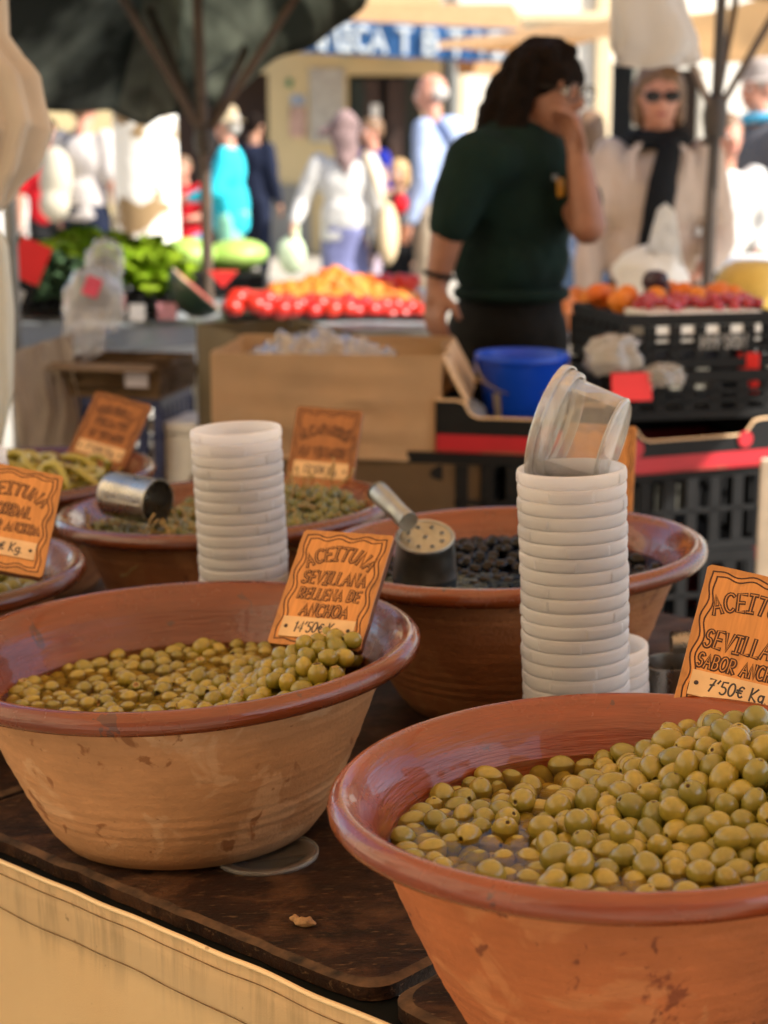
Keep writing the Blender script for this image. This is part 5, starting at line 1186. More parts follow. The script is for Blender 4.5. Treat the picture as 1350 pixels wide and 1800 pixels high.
# ------------------------------------------------------------------ umbrellas
M_POLE = mat('brown pole', (.075, .048, .032), .6, .3, 10); M_POLE2 = mat('dark pole', (.035, .024, .018), .5, .3, 10)
s = N('dark grey tarpaulin'); col = s.mix(s.ramp(s.noise(2.6, 6), [(.42, 0), (.68, 1)]), (.045, .05, .045), (.26, .27, .245))
sep = s.add('ShaderNodeSeparateXYZ'); s.link(s.tc.outputs['Object'], sep.inputs[0])
b = s.bsdf(color=col, rough=.75, spec=.3); s.link(s.bump(s.noise(3.5, 5), .6, .04), b.inputs['Normal'])
t_ = s.add('ShaderNodeBsdfTranslucent'); s.put(t_.inputs[0], s.mix(1, col, (1.5, 1.5, 1.4), 'MULTIPLY')); mx = s.add('ShaderNodeMixShader'); mx.inputs[0].default_value = .65; s.link(b.outputs[0], mx.inputs[1]); s.link(t_.outputs[0], mx.inputs[2]); M_TARP = s.done(mx)
um = thing('market_umbrella', 'dark grey market umbrella with brown pole and slanting struts over the vegetable stall', 'umbrella', TR((at(360, 240, 6.3).x, 6.3, 0)))
U0 = Vector((at(360, 240, 6.3).x, 6.3, 0)); apex = at(356, -300, 6.3)
rim = [at(-320, 120, 5.6), at(-140, 160, 6.4), at(40, 196, 7.0), at(92, 190, 7.2), at(190, 192, 7.5), at(255, 226, 7.7), at(322, 187, 7.3), at(420, 142, 6.9), at(492, 100, 6.6), at(560, 62, 6.3), at(640, -2, 5.9), at(650, -70, 5.5)]
rim += [Vector((-.25, 5.2, 2.2)), Vector((-.8, 5.1, 2.25)), Vector((-1.5, 5.1, 2.2)), Vector((-1.9, 5.3, 2.0))]
nR = len(rim)
def canopy_f(u, v):
    q = (u % 1)*nR; k = int(q) % nR; f = q-int(q); p = rim[k].lerp(rim[(k+1) % nR], f)
    r = apex.lerp(p, v); d = (p-apex); bulge = math.sin(PI*v)*.10
    r.z += bulge+.055*v*nz(r, 2.2, 3); r.y += .07*v*nz(r, 3.2, 5); return r-U0
bm = bmesh.new(); grid(bm, canopy_f, 96, 16); bmesh.ops.remove_doubles(bm, verts=bm.verts, dist=1e-4); solidify(bm, .006); part('canopy', bm, M_TARP, um, angle=None)
bm = bmesh.new(); pts = [canopy_f(i/140, 1) for i in range(101)]; tube(bm, pts, .011, 6); part('edge_seam', bm, M_TARP, um)
# paler panel: paints the sun shining through the cloth
bm = bmesh.new(); grid(bm, lambda u, v: canopy_f((4.25+1.55*u)/nR, .52+.45*v)+Vector((0, -.06, -.03)), 24, 16); solidify(bm, .004); part('sun_patch', bm, fabric('painted sun glow', (.30, .30, .25), .5, 6, .5), um)
bm = bmesh.new(); tube(bm, [(0, 0, .0), (.0, 0, 1.2), (-.03, 0, apex.z-.02)], [.021, .020, .017], 12); part('pole', bm, M_POLE, um)
hub = at(360, 244, 6.3)-U0
bm = bmesh.new(); lathe(bm, [(.018, -.05), (.036, -.045), (.04, 0), (.034, .035), (.018, .04)], 20, Matrix.Translation(hub)); part('hub', bm, M_POLE2, um)
for px, py, Y in ((203, -25, 6.2), (530, -22, 6.2), (500, -60, 7.2), (230, -60, 7.4)):
    bm = bmesh.new(); e = at(px, py, Y)-U0; tube(bm, [hub, hub.lerp(e, .5), e], .015, 8); part('strut', bm, M_POLE, um)
rbox('base', -.2, .2, -.2, .2, .002, .08, M_STONE, um)
# right umbrella: pole close by, sand canvas
u2 = thing('market_umbrella', 'sand coloured market umbrella with dark pole and two struts at the upper right', 'umbrella', TR((at(1255, 240, 5.6).x, 5.6, 0)))
U1 = Vector((at(1255, 240, 5.6).x, 5.6, 0))
a_ = at(1243, 512, 5.6)-U1; b_ = at(1269, -20, 5.6)-U1; d_ = (b_-a_)/(b_.z-a_.z)
bm = bmesh.new(); tube(bm, [a_+d_*(0-a_.z), a_, b_, a_+d_*(2.45-a_.z)], [.019, .019, .017, .016], 12); part('pole', bm, M_POLE2, u2)
hb = at(1257, 205, 5.6)-U1; bm = bmesh.new(); lathe(bm, [(.018, -.07), (.034, -.06), (.040, .0), (.034, .06), (.018, .07)], 20, Matrix.Translation(hb)); part('hub', bm, M_POLE2, u2)
bm = bmesh.new(); tube(bm, [hb+Vector((-.02, -.02, -.07)), hb+Vector((-.035, -.045, -.075))], [.010, .014], 8); part('knob', bm, M_POLE2, u2)
tp2 = a_+d_*(2.42-a_.z)
rim2 = [Vector((.98+1.05*math.cos(R(22.5+45*k)), .6+1.05*math.sin(R(22.5+45*k)), 1.93)) for k in range(8)]
def can2(u, v):
    q = (u % 1)*8; k = int(q) % 8; p = rim2[k].lerp(rim2[(k+1) % 8], q-int(q)); r = tp2.lerp(p, v); r.z += .05*math.sin(PI*v)+.02*nz(r, 3, 2)*v; return r
bm = bmesh.new(); grid(bm, can2, 64, 10); bmesh.ops.remove_doubles(bm, verts=bm.verts, dist=1e-4); solidify(bm, .005); part('canopy', bm, M_TAN2, u2, angle=None)
for px, py, Y in ((1203, 82, 5.5), (1380, -10, 5.5), (1300, -40, 6.4)):
    bm = bmesh.new(); e = at(px, py, Y)-U1; e = hb+(e-hb)*1.35; tube(bm, [hb, e], .012, 8); part('strut', bm, M_POLE, u2)
rbox('base', -.18, .18, -.18, .18, .002, .08, M_STONE, u2)
cloth('awning', 'sand coloured awning further back at the upper right corner', 'awning', (at(1205, 22, 9), at(1420, -10, 8.5), at(1420, 95, 10), at(1215, 108, 10.5)), 16, 10, M_TAN2, .1, .06, seed=6)

# ------------------------------------------------------------------ fruit table on the right, behind the crates
rt = thing('fruit_table', 'white covered fruit table in front of the shopper in the beige coat', 'table', TR((at(1150, 560, 5.0).x, 5.0, 0)))
rbox('top', -.42, .9, -.35, .35, .80, .84, M_WHITE, rt)
bm = bmesh.new(); grid(bm, lambda u, v: Vector((-.425+1.33*u, -.357+.015*nz((u*12, v*2, 1)), .838-.5*v)), 30, 6); solidify(bm, .004); part('cloth', bm, M_CLOTHW, rt)
for a in (-.38, .85):
    for b in (-.3, .3): rbox('leg', a-.015, a+.015, b-.015, b+.015, 0, .799, M_POLE, rt)
crumple('carrier_bag', 'bulging white carrier bag with a melon inside, before the black scarf', 'bag', at(1142, 485, 4.85), (.10, .08, .085), fabric('white bag film', (.84, .82, .78), .05, 4, .35, .4), 2, .16, scale=2)
sheet('carrier_bag', 'pointed thin white carrier bag standing up beside the melon bag', 'bag', lambda u, v: Vector((-.055+.11*u*(1-.55*v)+.035*v, .015*nz((u*5, v*5, 4)), .17*v*(1-.25*abs(u-.45)))), 12, 14, fabric('white bag film', (.74, .72, .66)), .0015, TR(at(1165, 468, 4.8)))
crumple('fruit_bag', 'net bag of oranges left of the black crates', 'bag', at(982, 552, 4.7), (.052, .05, .062), mat('orange fruit net', (.66, .20, .045), .5, .35, 40), 11, .15, scale=4)
rbox2 = thing('foam_tray', 'white tray under the net bag of oranges', 'tray', TR((at(985, 592, 4.7).x, 4.7, .838)))
rbox('body', -.06, .06, -.06, .06, .003, .045, M_WHITE, rbox2)
for i in range(20):
    o = link('apricot', FM['a2'], mw=TR(at(1010+rg.uniform(0, 95), 528+rg.uniform(-12, 8), 4.85+rg.uniform(0, .25)), rg.random(), rg.random())); tag(o, 'golden apricot on the white covered table behind the black crates', 'apricot', 'apricots on the white table')
tbw = thing('linen_table', 'sunlit white covered stand at the right edge behind the dark pole', 'table', TR((at(1330, 420, 7.4).x, 7.4, 0)))
rbox('top', -.2, .6, -.3, .3, .88, .92, M_WHITE, tbw); bm = bmesh.new(); grid(bm, lambda u, v: Vector((-.205+.82*u, -.31+.02*nz((u*9, v, 2)), .918-.7*v)), 16, 5); solidify(bm, .004); part('cloth', bm, fabric('white linen', (.78, .76, .72), .05, 4), tbw)
for a in (-.17, .57): rbox('leg', a-.015, a+.015, -.015, .015, 0, .879, M_POLE, tbw)

# ================================================================== PEOPLE
def capsule(bm, p0, r0, p1, r1, n=12):
    p0, p1 = Vector(p0), Vector(p1); d = p1-p0; L_ = max(d.length, 1e-5); q = d.to_track_quat('Z', 'Y').to_matrix().to_4x4()
    prof = [(r0*math.cos(a), -r0*math.sin(a)) for a in (R(90), R(60), R(30))]+[(r0, 0), ((r0+r1)/2, L_/2), (r1, L_)]+[(r1*math.cos(a), L_+r1*math.sin(a)) for a in (R(30), R(60), R(90))]
    prof[0] = (1e-4, -r0); prof[-1] = (1e-4, L_+r1); lathe(bm, prof, n, Matrix.Translation(p0) @ q, True, True)
def blob(name, prims, m, parent, vox=.012, smooth=4, noise_amp=0, nscale=9, mw=None):
    """one continuous skin over capsules ('c', p0, r0, p1, r1) and ellipsoids ('e', centre, radii, rotation)"""
    bm = bmesh.new()
    for p in prims:
        if p[0] == 'c': capsule(bm, *p[1:])
        else: ell(bm, p[1], p[2], p[3] if len(p) > 3 else None, 3)
    me = bpy.data.meshes.new(name); bm.to_mesh(me); bm.free(); o = bpy.data.objects.new(name, me); COL.objects.link(o)
    r = o.modifiers.new('r', 'REMESH'); r.mode = 'VOXEL'; r.voxel_size = vox
    s_ = o.modifiers.new('s', 'SMOOTH'); s_.iterations = smooth; s_.factor = .5
    dg = bpy.context.evaluated_depsgraph_get(); me2 = bpy.data.meshes.new_from_object(o.evaluated_get(dg)); o.modifiers.clear(); o.data = me2; bpy.data.meshes.remove(me)
    if noise_amp:
        nn = [v.normal.copy() for v in me2.vertices]
        for v, n_ in zip(me2.vertices, nn): v.co += n_*noise_amp*(nz(v.co*Vector((1, 1, .55)) if False else Vector((v.co.x, v.co.y, v.co.z*.6)), nscale, 2)+.4*nz(v.co, nscale*2.7, 5))
    me2.materials.clear(); me2.materials.append(m); me2.shade_smooth(); me2.name = name
    if parent is not None: o.parent = parent
    if mw is not None: o.matrix_world = mw
    return o
def skin(name, c):
    if name in _MC: return _MC[name]
    s = N(name); col = s.mix(s.ramp(s.noise(22, 4), [(.3, 0), (.7, 1)]), mul(c, .86), mul(c, 1.1)); b = s.bsdf(color=col, rough=.5, sss=.08, sssr=(.6, .2, .1), sssc=.01); _MC[name] = s.done(b); return _MC[name]
SK1 = skin('light skin', (.48, .26, .17)); SK2 = skin('tanned skin', (.36, .175, .105)); SK3 = skin('reddish skin', (.52, .24, .16))
def hand_prims(wr, d, s=1, curl=.5, side=1, fw=None):
    """palm and five bent fingers from the wrist along d"""
    wr = Vector(wr); d = Vector(d).normalized(); a = fw or Vector((0, -1, 0)); a = Vector(a); a = (a-d*a.dot(d)).normalized(); n = d.cross(a)
    out = [('c', wr, .024*s, wr+d*.03*s, .026*s)]
    for k, (ln, off) in enumerate(((.066, .028), (.074, .010), (.069, -.009), (.055, -.027))):
        b = wr+d*(.085-.006*abs(k-1))*s+a*off*s; out.append(('c', wr+d*.02*s+a*off*.7*s, .015*s, b, .0115*s))
        m1 = b+(d*math.cos(curl*.6)+n*side*math.sin(curl*.6))*ln*.5*s; m2 = m1+(d*math.cos(curl*1.6)+n*side*math.sin(curl*1.6))*ln*.5*s
        out += [('c', b, .0105*s, m1, .0092*s), ('c', m1, .0092*s, m2, .0078*s)]
    t0 = wr+d*.03*s+a*.024*s; t1 = t0+(d*.6+a*.7+n*side*.3).normalized()*.04*s; t2 = t1+(d*.9+a*.2+n*side*.4).normalized()*.03*s
    out += [('c', t0, .0135*s, t1, .0105*s), ('c', t1, .0105*s, t2, .0085*s)]
    return out
def head_prims(c, fwd, s=1):
    """head about .22 high: skull, jaw, nose, lips, brow, ears; c is the centre, fwd where the face looks"""
    c = Vector(c); f = Vector(fwd).normalized(); up = Vector((0, 0, 1)); up = (up-f*up.dot(f)).normalized(); r = f.cross(up); M_ = Matrix((r, -f, up)).transposed()
    P = lambda x, y, z: c+(r*x+f*y+up*z)*s
    out = [('e', P(0, -.012, .022), (.074*s, .092*s, .090*s), M_.to_4x4()), ('e', P(0, .022, -.028), (.060*s, .066*s, .082*s), M_.to_4x4()), ('e', P(0, .050, -.078), (.030*s, .028*s, .024*s), M_.to_4x4()),
           ('c', P(0, .082, .012), .008*s, P(0, .098, -.022), .0125*s), ('e', P(.011, .090, -.026), (.008*s, .009*s, .007*s)), ('e', P(-.011, .090, -.026), (.008*s, .009*s, .007*s)),
           ('e', P(0, .079, -.052), (.022*s, .010*s, .006*s), M_.to_4x4()), ('e', P(0, .077, -.062), (.019*s, .010*s, .006*s), M_.to_4x4()),
           ('c', P(-.042, .066, .022), .010*s, P(.042, .066, .022), .010*s), ('e', P(.076, -.008, -.005), (.010*s, .020*s, .032*s), M_.to_4x4()), ('e', P(-.076, -.008, -.005), (.010*s, .020*s, .032*s), M_.to_4x4())]
    return out, P, M_.to_4x4()
M_EYE = mat('eye white', (.7, .68, .64), .2); M_IRIS = mat('dark iris', (.02, .012, .008), .15); M_LIP = mat('lips', (.36, .10, .085), .45)
def face_parts(t, P, Mr, s=1, glasses=None, inv=None):
    for sx in (-1, 1):
        bm = bmesh.new(); ell(bm, P(.030*sx, .072, .006), (.0115*s, .0115*s, .0095*s), Mr, 2); e = part('eye', bm, M_EYE, t)
        bm = bmesh.new(); ell(bm, P(.030*sx, .0805, .006), (.0055*s, .004*s, .0055*s), Mr, 2); part('iris', bm, M_IRIS, e)
    bm = bmesh.new(); ell(bm, P(0, .087, -.056), (.021*s, .004*s, .008*s), Mr, 2); part('lips', bm, M_LIP, t)
    if glasses:
        kind = glasses
        bm = bmesh.new()
        for sx in (-1, 1):
            if kind == 'sun': ell(bm, P(.033*sx, .094, .004), (.030*s, .006*s, .021*s), Mr, 3)
            else: tube(bm, [P(sx*.033+.024*math.cos(a), .096, .004+.019*math.sin(a)) for a in [2*PI*k/20 for k in range(21)]], .0022*s, 6)
            tube(bm, [P(sx*.058, .092, .010), P(sx*.078, .02, .012), P(sx*.080, -.02, .004)], .0025*s, 6)
        tube(bm, [P(-.010, .098, .008), P(.010, .098, .008)], .0028*s, 6)
        part('sunglasses' if kind == 'sun' else 'glasses', bm, mat('dark lens', (.008, .007, .008), .12, .1, 5, bump=0), t)
def person(label, x, y, H, face, sk, top, bottom, hair, arms=None, sleeve='long', hem=None, vox=.02, group=None, extra=None, fold=.011, head_turn=0, hat=None, glasses=None, fat=1):
    """a standing figure; face is the heading (0 looks at the photographer), arms two [elbow, wrist] pairs or None"""
    k = H/1.72; mw = TR((x, y, 0), rz=face); t = thing('person', label, 'person', mw, group)
    sh = [Vector((-.175*fat, 0, 1.40))*k, Vector((.175*fat, 0, 1.40))*k]
    if arms is None: arms = [None, None]
    A = []
    for i, sg_ in enumerate((-1, 1)):
        if arms[i]: el, wr = [Vector(p)*k for p in arms[i]]
        else: el, wr = Vector((sg_*.235*fat, .02, 1.11))*k, Vector((sg_*.245*fat, -.06, .86))*k
        A.append((sh[i], el, wr))
    hf = Vector((math.sin(head_turn), -math.cos(head_turn), -.06)); hc = Vector((0, -.02, 1.605))*k
    hp, P, Mr = head_prims(hc, hf, k)
    pr = hp+[('c', Vector((0, .005, 1.42))*k, .058*k, Vector((0, -.012, 1.54))*k, .052*k), ('e', Vector((0, 0, 1.22))*k, (.15*k*fat, .10*k*fat, .2*k)), ('e', Vector((0, .01, .97))*k, (.155*k*fat, .11*k*fat, .14*k))]
    for s0, el, wr in A:
        pr += [('c', s0, .052*k, el, .042*k), ('c', el, .042*k, wr, .028*k)]+hand_prims(wr, (wr-el), k, .6, 1 if wr.x > 0 else -1)
    for sg_ in (-1, 1):
        hipj, kn, an = Vector((sg_*.085, .005, .92))*k, Vector((sg_*.095, -.01, .49))*k, Vector((sg_*.10, .01, .09))*k
        pr += [('c', hipj, .085*k*fat, kn, .055*k), ('c', kn, .055*k, an, .038*k), ('c', an, .038*k, an+Vector((sg_*.015, -.12, -.05))*k, .03*k)]
    blob('body', pr, sk, t, min(vox, .012) if H > 1 else .012, 2)
    face_parts(t, P, Mr, k, glasses)
    hem_ = hem or .90
    g = [('e', Vector((0, 0, 1.26))*k, (.178*k*fat, .125*k*fat, .19*k)), ('e', Vector((0, .005, 1.06))*k, (.168*k*fat, .125*k*fat, .17*k)), ('c', sh[0]*.97, .068*k, sh[1]*.97, .068*k)]
    zz = 1.0
    while zz > hem_: g.append(('e', Vector((0, .005, zz))*k, (.172*k*fat, .132*k*fat, .09*k))); zz -= .08
    g.append(('e', Vector((0, .005, hem_+.04))*k, (.178*k*fat, .135*k*fat, .06*k)))
    for s0, el, wr in A:
        if sleeve == 'long': g += [('c', s0, .068*k, el, .057*k), ('c', el, .057*k, el.lerp(wr, .92), .043*k)]
        else: g += [('c', s0, .070*k, s0.lerp(el, .8), .066*k)]
    blob('top', g, top, t, vox, 4, fold*k, 8)
    kind, bmat = bottom
    b = [('e', Vector((0, .008, .93))*k, (.172*k*fat, .13*k*fat, .12*k))]
    if kind == 'skirt': b += [('e', Vector((0, .005, z_))*k, ((.168+.05*(.9-z_))*k, (.13+.06*(.9-z_))*k, .10*k)) for z_ in (.86, .78, .70, .62, .54, .46, .38, .30)]
    else:
        end = .12 if kind == 'trousers' else .52
        for sg_ in (-1, 1):
            hipj, kn, an = Vector((sg_*.087, .005, .90))*k, Vector((sg_*.097, -.01, .49))*k, Vector((sg_*.10, .01, end))*k
            b += [('c', hipj, .098*k*fat, kn if kind == 'trousers' else Vector((sg_*.1, 0, .56))*k, .070*k)]
            if kind == 'trousers': b += [('c', kn, .070*k, an, .052*k)]
    blob(kind, b, bmat, t, vox, 4, fold*.7*k, 9)
    for sg_ in (-1, 1):
        a_ = Vector((sg_*.10, .02, .055))*k; blob('shoe', [('c', a_, .045*k, a_+Vector((sg_*.02, -.16, -.012))*k, .038*k), ('c', a_+Vector((0, .02, .04))*k, .045*k, a_, .04*k)], mat('dark shoe', (.03, .025, .022), .5), t, .014, 3)
    if hair:
        hs, hm = hair; h = [('e', P(0, -.022, .040), (.086*k, .096*k, .088*k), Mr)]
        if hs == 'short': h += [('e', P(0, -.065, .0), (.074*k, .050*k, .075*k), Mr)]
        if hs == 'bob': h += [('c', P(0, -.07, .0), .075*k, P(0, -.06, -.085), .072*k), ('c', P(.068, -.02, .03), .030*k, P(.070, -.01, -.08), .026*k), ('c', P(-.068, -.02, .03), .030*k, P(-.070, -.01, -.08), .026*k)]
        if hs == 'long': h += [('c', P(0, -.075, .0), .085*k, P(0, -.085, -.20), .085*k), ('e', P(0, -.09, -.12), (.11*k, .06*k, .14*k), Mr)]
        if hs == 'bald': h = [('e', P(0, -.05, .0), (.079*k, .060*k, .055*k), Mr)]
        blob('hair', h, hm, t, .013, 2, .006, 26)
    if hat:
        hm2, br = hat; bm = bmesh.new(); lathe(bm, [(br*k, -.008), (.092*k, .006), (.094*k, .03), (.082*k, .085), (.05*k, .105), (.0, .108)], 32, Matrix.Translation(P(0, -.01, .045)) @ Mr, wob=.02); solidify(bm, .004); part('hat', bm, hm2, t)
    if extra: extra(t, k, P, Mr)
    return t
H_DK = mat('dark brown hair', (.008, .0045, .003), .85, .5, 60, bump=.6, bscale=140, spec=.08); H_BR = mat('light brown hair', (.16, .085, .04), .5, .35, 60, bump=.4); H_BL = mat('blond hair', (.42, .26, .11), .5, .3, 60, bump=.4); H_GR = mat('grey hair', (.42, .38, .34), .6, .2, 60)
# ---- the market seller in the dark green sweater, in three-quarter view
def J(px, py, Y): return at(px, py, Y)
sel = thing('person', 'market seller in a dark green sweater with one hand over the mouth', 'person', TR((J(890, 600, 4.25).x, 4.25, 0)))
S0 = Vector((J(890, 600, 4.25).x, 4.25, 0))
def rel(*a): return J(*a)-S0
hc = rel(962, 158, 4.22); fwd = Vector((.76, -.63, -.14))
hp, P, Mr = head_prims(hc, fwd, 1.0)
rs, re, rw = rel(838, 280, 4.12), rel(790, 395, 4.08), rel(768, 500, 4.08)
ls, le, lw = rel(985, 292, 4.28), rel(1034, 398, 4.06), rel(1018, 284, 4.07)
tor = rel(905, 330, 4.24); hip = rel(892, 545, 4.25)
face_pt = P(.012, .092, -.055)
pr = hp+[('c', rel(925, 262, 4.25), .060, P(0, -.02, -.06), .050), ('e', tor, (.115, .105, .2)), ('e', hip, (.105, .095, .13)), ('c', rs, .052, re, .044), ('c', re, .043, rw, .028), ('c', ls, .05, le, .043), ('c', le, .043, lw, .029)]
pr += hand_prims(rw, (rel(764, 560, 4.06)-rw), 1.0, .55, -1, Vector((.6, -.8, 0)))
hd = rel(1001, 205, 4.085)-lw; pr += hand_prims(lw, hd, .95, .7, -1, Vector((.45, -.9, 0)))
for sg_, kx in ((-1, 852), (1, 932)):
    hj, kn, an = rel(kx, 590, 4.25), Vector(((-.05 if sg_ < 0 else .06), -.02, .50)), Vector(((-.06 if sg_ < 0 else .07), 0, .09))
    pr += [('c', hj, .088, kn, .057), ('c', kn, .057, an, .04), ('c', an, .04, an+Vector((.09, -.09, -.05)), .03)]
SKS = skin('seller skin', (.27, .12, .072))
blob('body', pr, SKS, sel, .0075, 3)
face_parts(sel, P, Mr, 1.0, 'clear')
M_SWEAT = fabric('dark green jersey', (.0032, .0135, .0105), .25, 14)
g = [('e', rel(908, 300, 4.22), (.142, .12, .13)), ('e', rel(902, 380, 4.22), (.142, .125, .17)), ('e', rel(898, 460, 4.22), (.142, .128, .12)), ('e', rel(899, 488, 4.22), (.130, .120, .05)),
     ('c', rs+Vector((.03, 0, -.01)), .068, ls+Vector((-.02, 0, -.005)), .07), ('c', rs, .068, re.lerp(rs, .02), .055), ('c', ls, .066, ls.lerp(le, .62), .060), ('c', rel(928, 248, 4.24), .068, rel(915, 290, 4.24), .09)]
blob('sweater', g, M_SWEAT, sel, .009, 5, .011, 8)
hem_pts = [rel(899, 510, 4.22)+Vector((.124*math.cos(a), .114*math.sin(a), -.006)) for a in [2*PI*k/40 for k in range(41)]]
bm = bmesh.new(); tube(bm, hem_pts, .016, 10, cap=False); part('hem_band', bm, M_SWEAT, sel)
bm = bmesh.new(); tube(bm, [rel(940, 262, 4.24)+Vector((.062*math.cos(a), .058*math.sin(a), .010*math.cos(a))) for a in [2*PI*k/30 for k in range(31)]], .011, 8, cap=False); part('collar', bm, mat('green ribbing', (.012, .085, .055), .8), sel)
b = [('e', rel(892, 565, 4.25), (.140, .128, .10)), ('e', rel(900, 530, 4.23), (.122, .114, .06))]
for sg_, kx in ((-1, 852), (1, 932)):
    hj, kn, an = rel(kx, 590, 4.25), Vector(((-.05 if sg_ < 0 else .06), -.02, .50)), Vector(((-.06 if sg_ < 0 else .07), 0, .12)); b += [('c', hj, .098, kn, .07), ('c', kn, .07, an, .055)]
blob('trousers', b, fabric('black trousers', (.010, .010, .010), .2, 12), sel, .011, 4, .006, 9)
for sx in (-.06, .07): blob('shoe', [('c', (sx, 0, .055), .045, (sx+.09, -.10, .045), .038)], mat('dark shoe', (.03, .025, .022), .5), sel, .012, 3)
h = [('e', P(0, -.020, .030), (.086, .100, .090), Mr), ('c', P(0, -.065, .0), .075, P(.0, -.070, -.085), .076), ('c', P(.045, -.07, .0), .05, P(.05, -.08, -.09), .058), ('c', P(-.045, -.05, .0), .05, P(-.05, -.05, -.10), .055),
     ('c', P(.076, -.012, .050), .033, P(.086, -.028, -.11), .037), ('c', P(.03, -.085, -.02), .06, P(.03, -.10, -.10), .062), ('c', P(-.078, -.005, .045), .032, P(-.082, -.01, -.10), .034), ('c', P(.0, .040, .086), .024, P(.045, .02, .078), .028)]
ho = blob('hair', h, H_DK, sel, .007, 2, .010, 34)
bm = bmesh.new(); p = rw.lerp(re, .16); ax_ = (rw-re).normalized(); tube(bm, [p+(Matrix.Rotation(a, 3, ax_) @ ax_.orthogonal().normalized())*.033 for a in [2*PI*k/24 for k in range(25)]], .006, 8, cap=False); part('bracelet', bm, M_CRATE, sel)
bm = bmesh.new(); box(bm, (0, 0, 0), (.022, .004, .042), None, .001); o = part('emblem', bm, mat('gold emblem', (.52, .26, .02), .6), sel, smooth=False); o.matrix_local = TR(rel(986, 330, 4.105), rx=R(-6), rz=R(38))
bm = bmesh.new(); box(bm, (0, 0, 0), (.018, .004, .014), None, .001); o = part('emblem', bm, mat('grey emblem', (.16, .18, .19), .6), sel, smooth=False); o.matrix_local = TR(rel(976, 312, 4.10), rx=R(-6), rz=R(38))
# ---- the shopper with sunglasses
M_COAT = fabric('beige coat', (.60, .49, .41), .1, 6); M_SCARF = fabric('black scarf', (.010, .011, .013), .2, 10)
def scarf(t, k, P, Mr):
    blob('scarf', [('c', Vector((-.075, -.045, 1.455))*k, .040*k, Vector((.075, -.045, 1.455))*k, .040*k), ('c', Vector((-.06, .05, 1.47))*k, .036*k, Vector((.06, .05, 1.47))*k, .036*k), ('c', Vector((-.08, .0, 1.46))*k, .038*k, Vector((-.05, -.06, 1.45))*k, .038*k), ('c', Vector((.08, .0, 1.46))*k, .038*k, Vector((.05, -.06, 1.45))*k, .038*k),
        ('c', Vector((.03, -.115, 1.41))*k, .045*k, Vector((-.005, -.145, 1.22))*k, .055*k), ('c', Vector((-.005, -.145, 1.22))*k, .055*k, Vector((-.03, -.145, .99))*k, .06*k), ('e', Vector((-.03, -.145, .97))*k, (.068*k, .03*k, .05*k))], M_SCARF, t, .012, 3, .008, 14)
    bm = bmesh.new()
    bm.free()
    for sx in (-1, 1):
        bm = bmesh.new(); tube(bm, [Vector((sx*.05, -.06, 1.47))*k, Vector((sx*.105, -.105, 1.40))*k, Vector((sx*.10, -.14, 1.31))*k], [.012, .022, .010], 8, flat=.4); part('lapel', bm, M_COAT, t)
person('shopper in a beige coat with dark sunglasses and a long black scarf', at(1157, 200, 6.2).x, 6.2, 1.665, R(-2), SK3, M_COAT, ('trousers', fabric('brown trousers', (.09, .06, .045), .1, 8)), ('bob', H_BR), [None, [(.235, -.02, 1.11), (.15, -.20, 1.02)]], 'long', .62, .014, None, scarf, .016, glasses='sun', fat=.98)
# ---- people further off
F_WH = fabric('white cotton', (.55, .54, .52), .12, 12); F_BLUEH = fabric('light blue hoodie', (.30, .37, .55), .1, 6); F_TURQ = fabric('turquoise jacket', (.03, .50, .60), .15, 5); F_MINT = fabric('mint cotton', (.25, .58, .42), .1, 6)
F_LILAC = fabric('blue lilac skirt', (.17, .18, .34), .12, 6); F_NAVY = fabric('navy cloth', (.010, .014, .032), .2, 6); F_RED = fabric('red cotton', (.50, .012, .02), .1, 6); F_JEAN = fabric('blue denim', (.12, .18, .30), .15, 8); F_GREYP = fabric('pale grey polo', (.50, .46, .44), .08, 6); F_GJ = fabric('grey jacket', (.12, .12, .135), .15, 6); F_ROYAL = fabric('royal blue cotton', (.012, .02, .24), .15, 6); F_SAND = fabric('sand trousers', (.35, .28, .2), .1, 6); F_BLK = fabric('black cloth', (.012, .012, .013), .2, 6)
def hood(t, k, P, Mr): blob('hood', [('c', Vector((-.07, .10, 1.43))*k, .05*k, Vector((.07, .10, 1.43))*k, .05*k), ('e', Vector((0, .13, 1.38))*k, (.11*k, .06*k, .10*k))], F_BLUEH, t, .016, 3, .008, 10)
person('man in a light blue hooded sweater walking left before the doorway', at(762, 200, 11.2).x, 11.2, 1.80, R(-112), SK3, F_BLUEH, ('trousers', F_SAND), ('bald', H_GR), [[(-.26, -.08, 1.12), (-.26, -.30, .93)], None], 'long', .86, .02, None, hood)
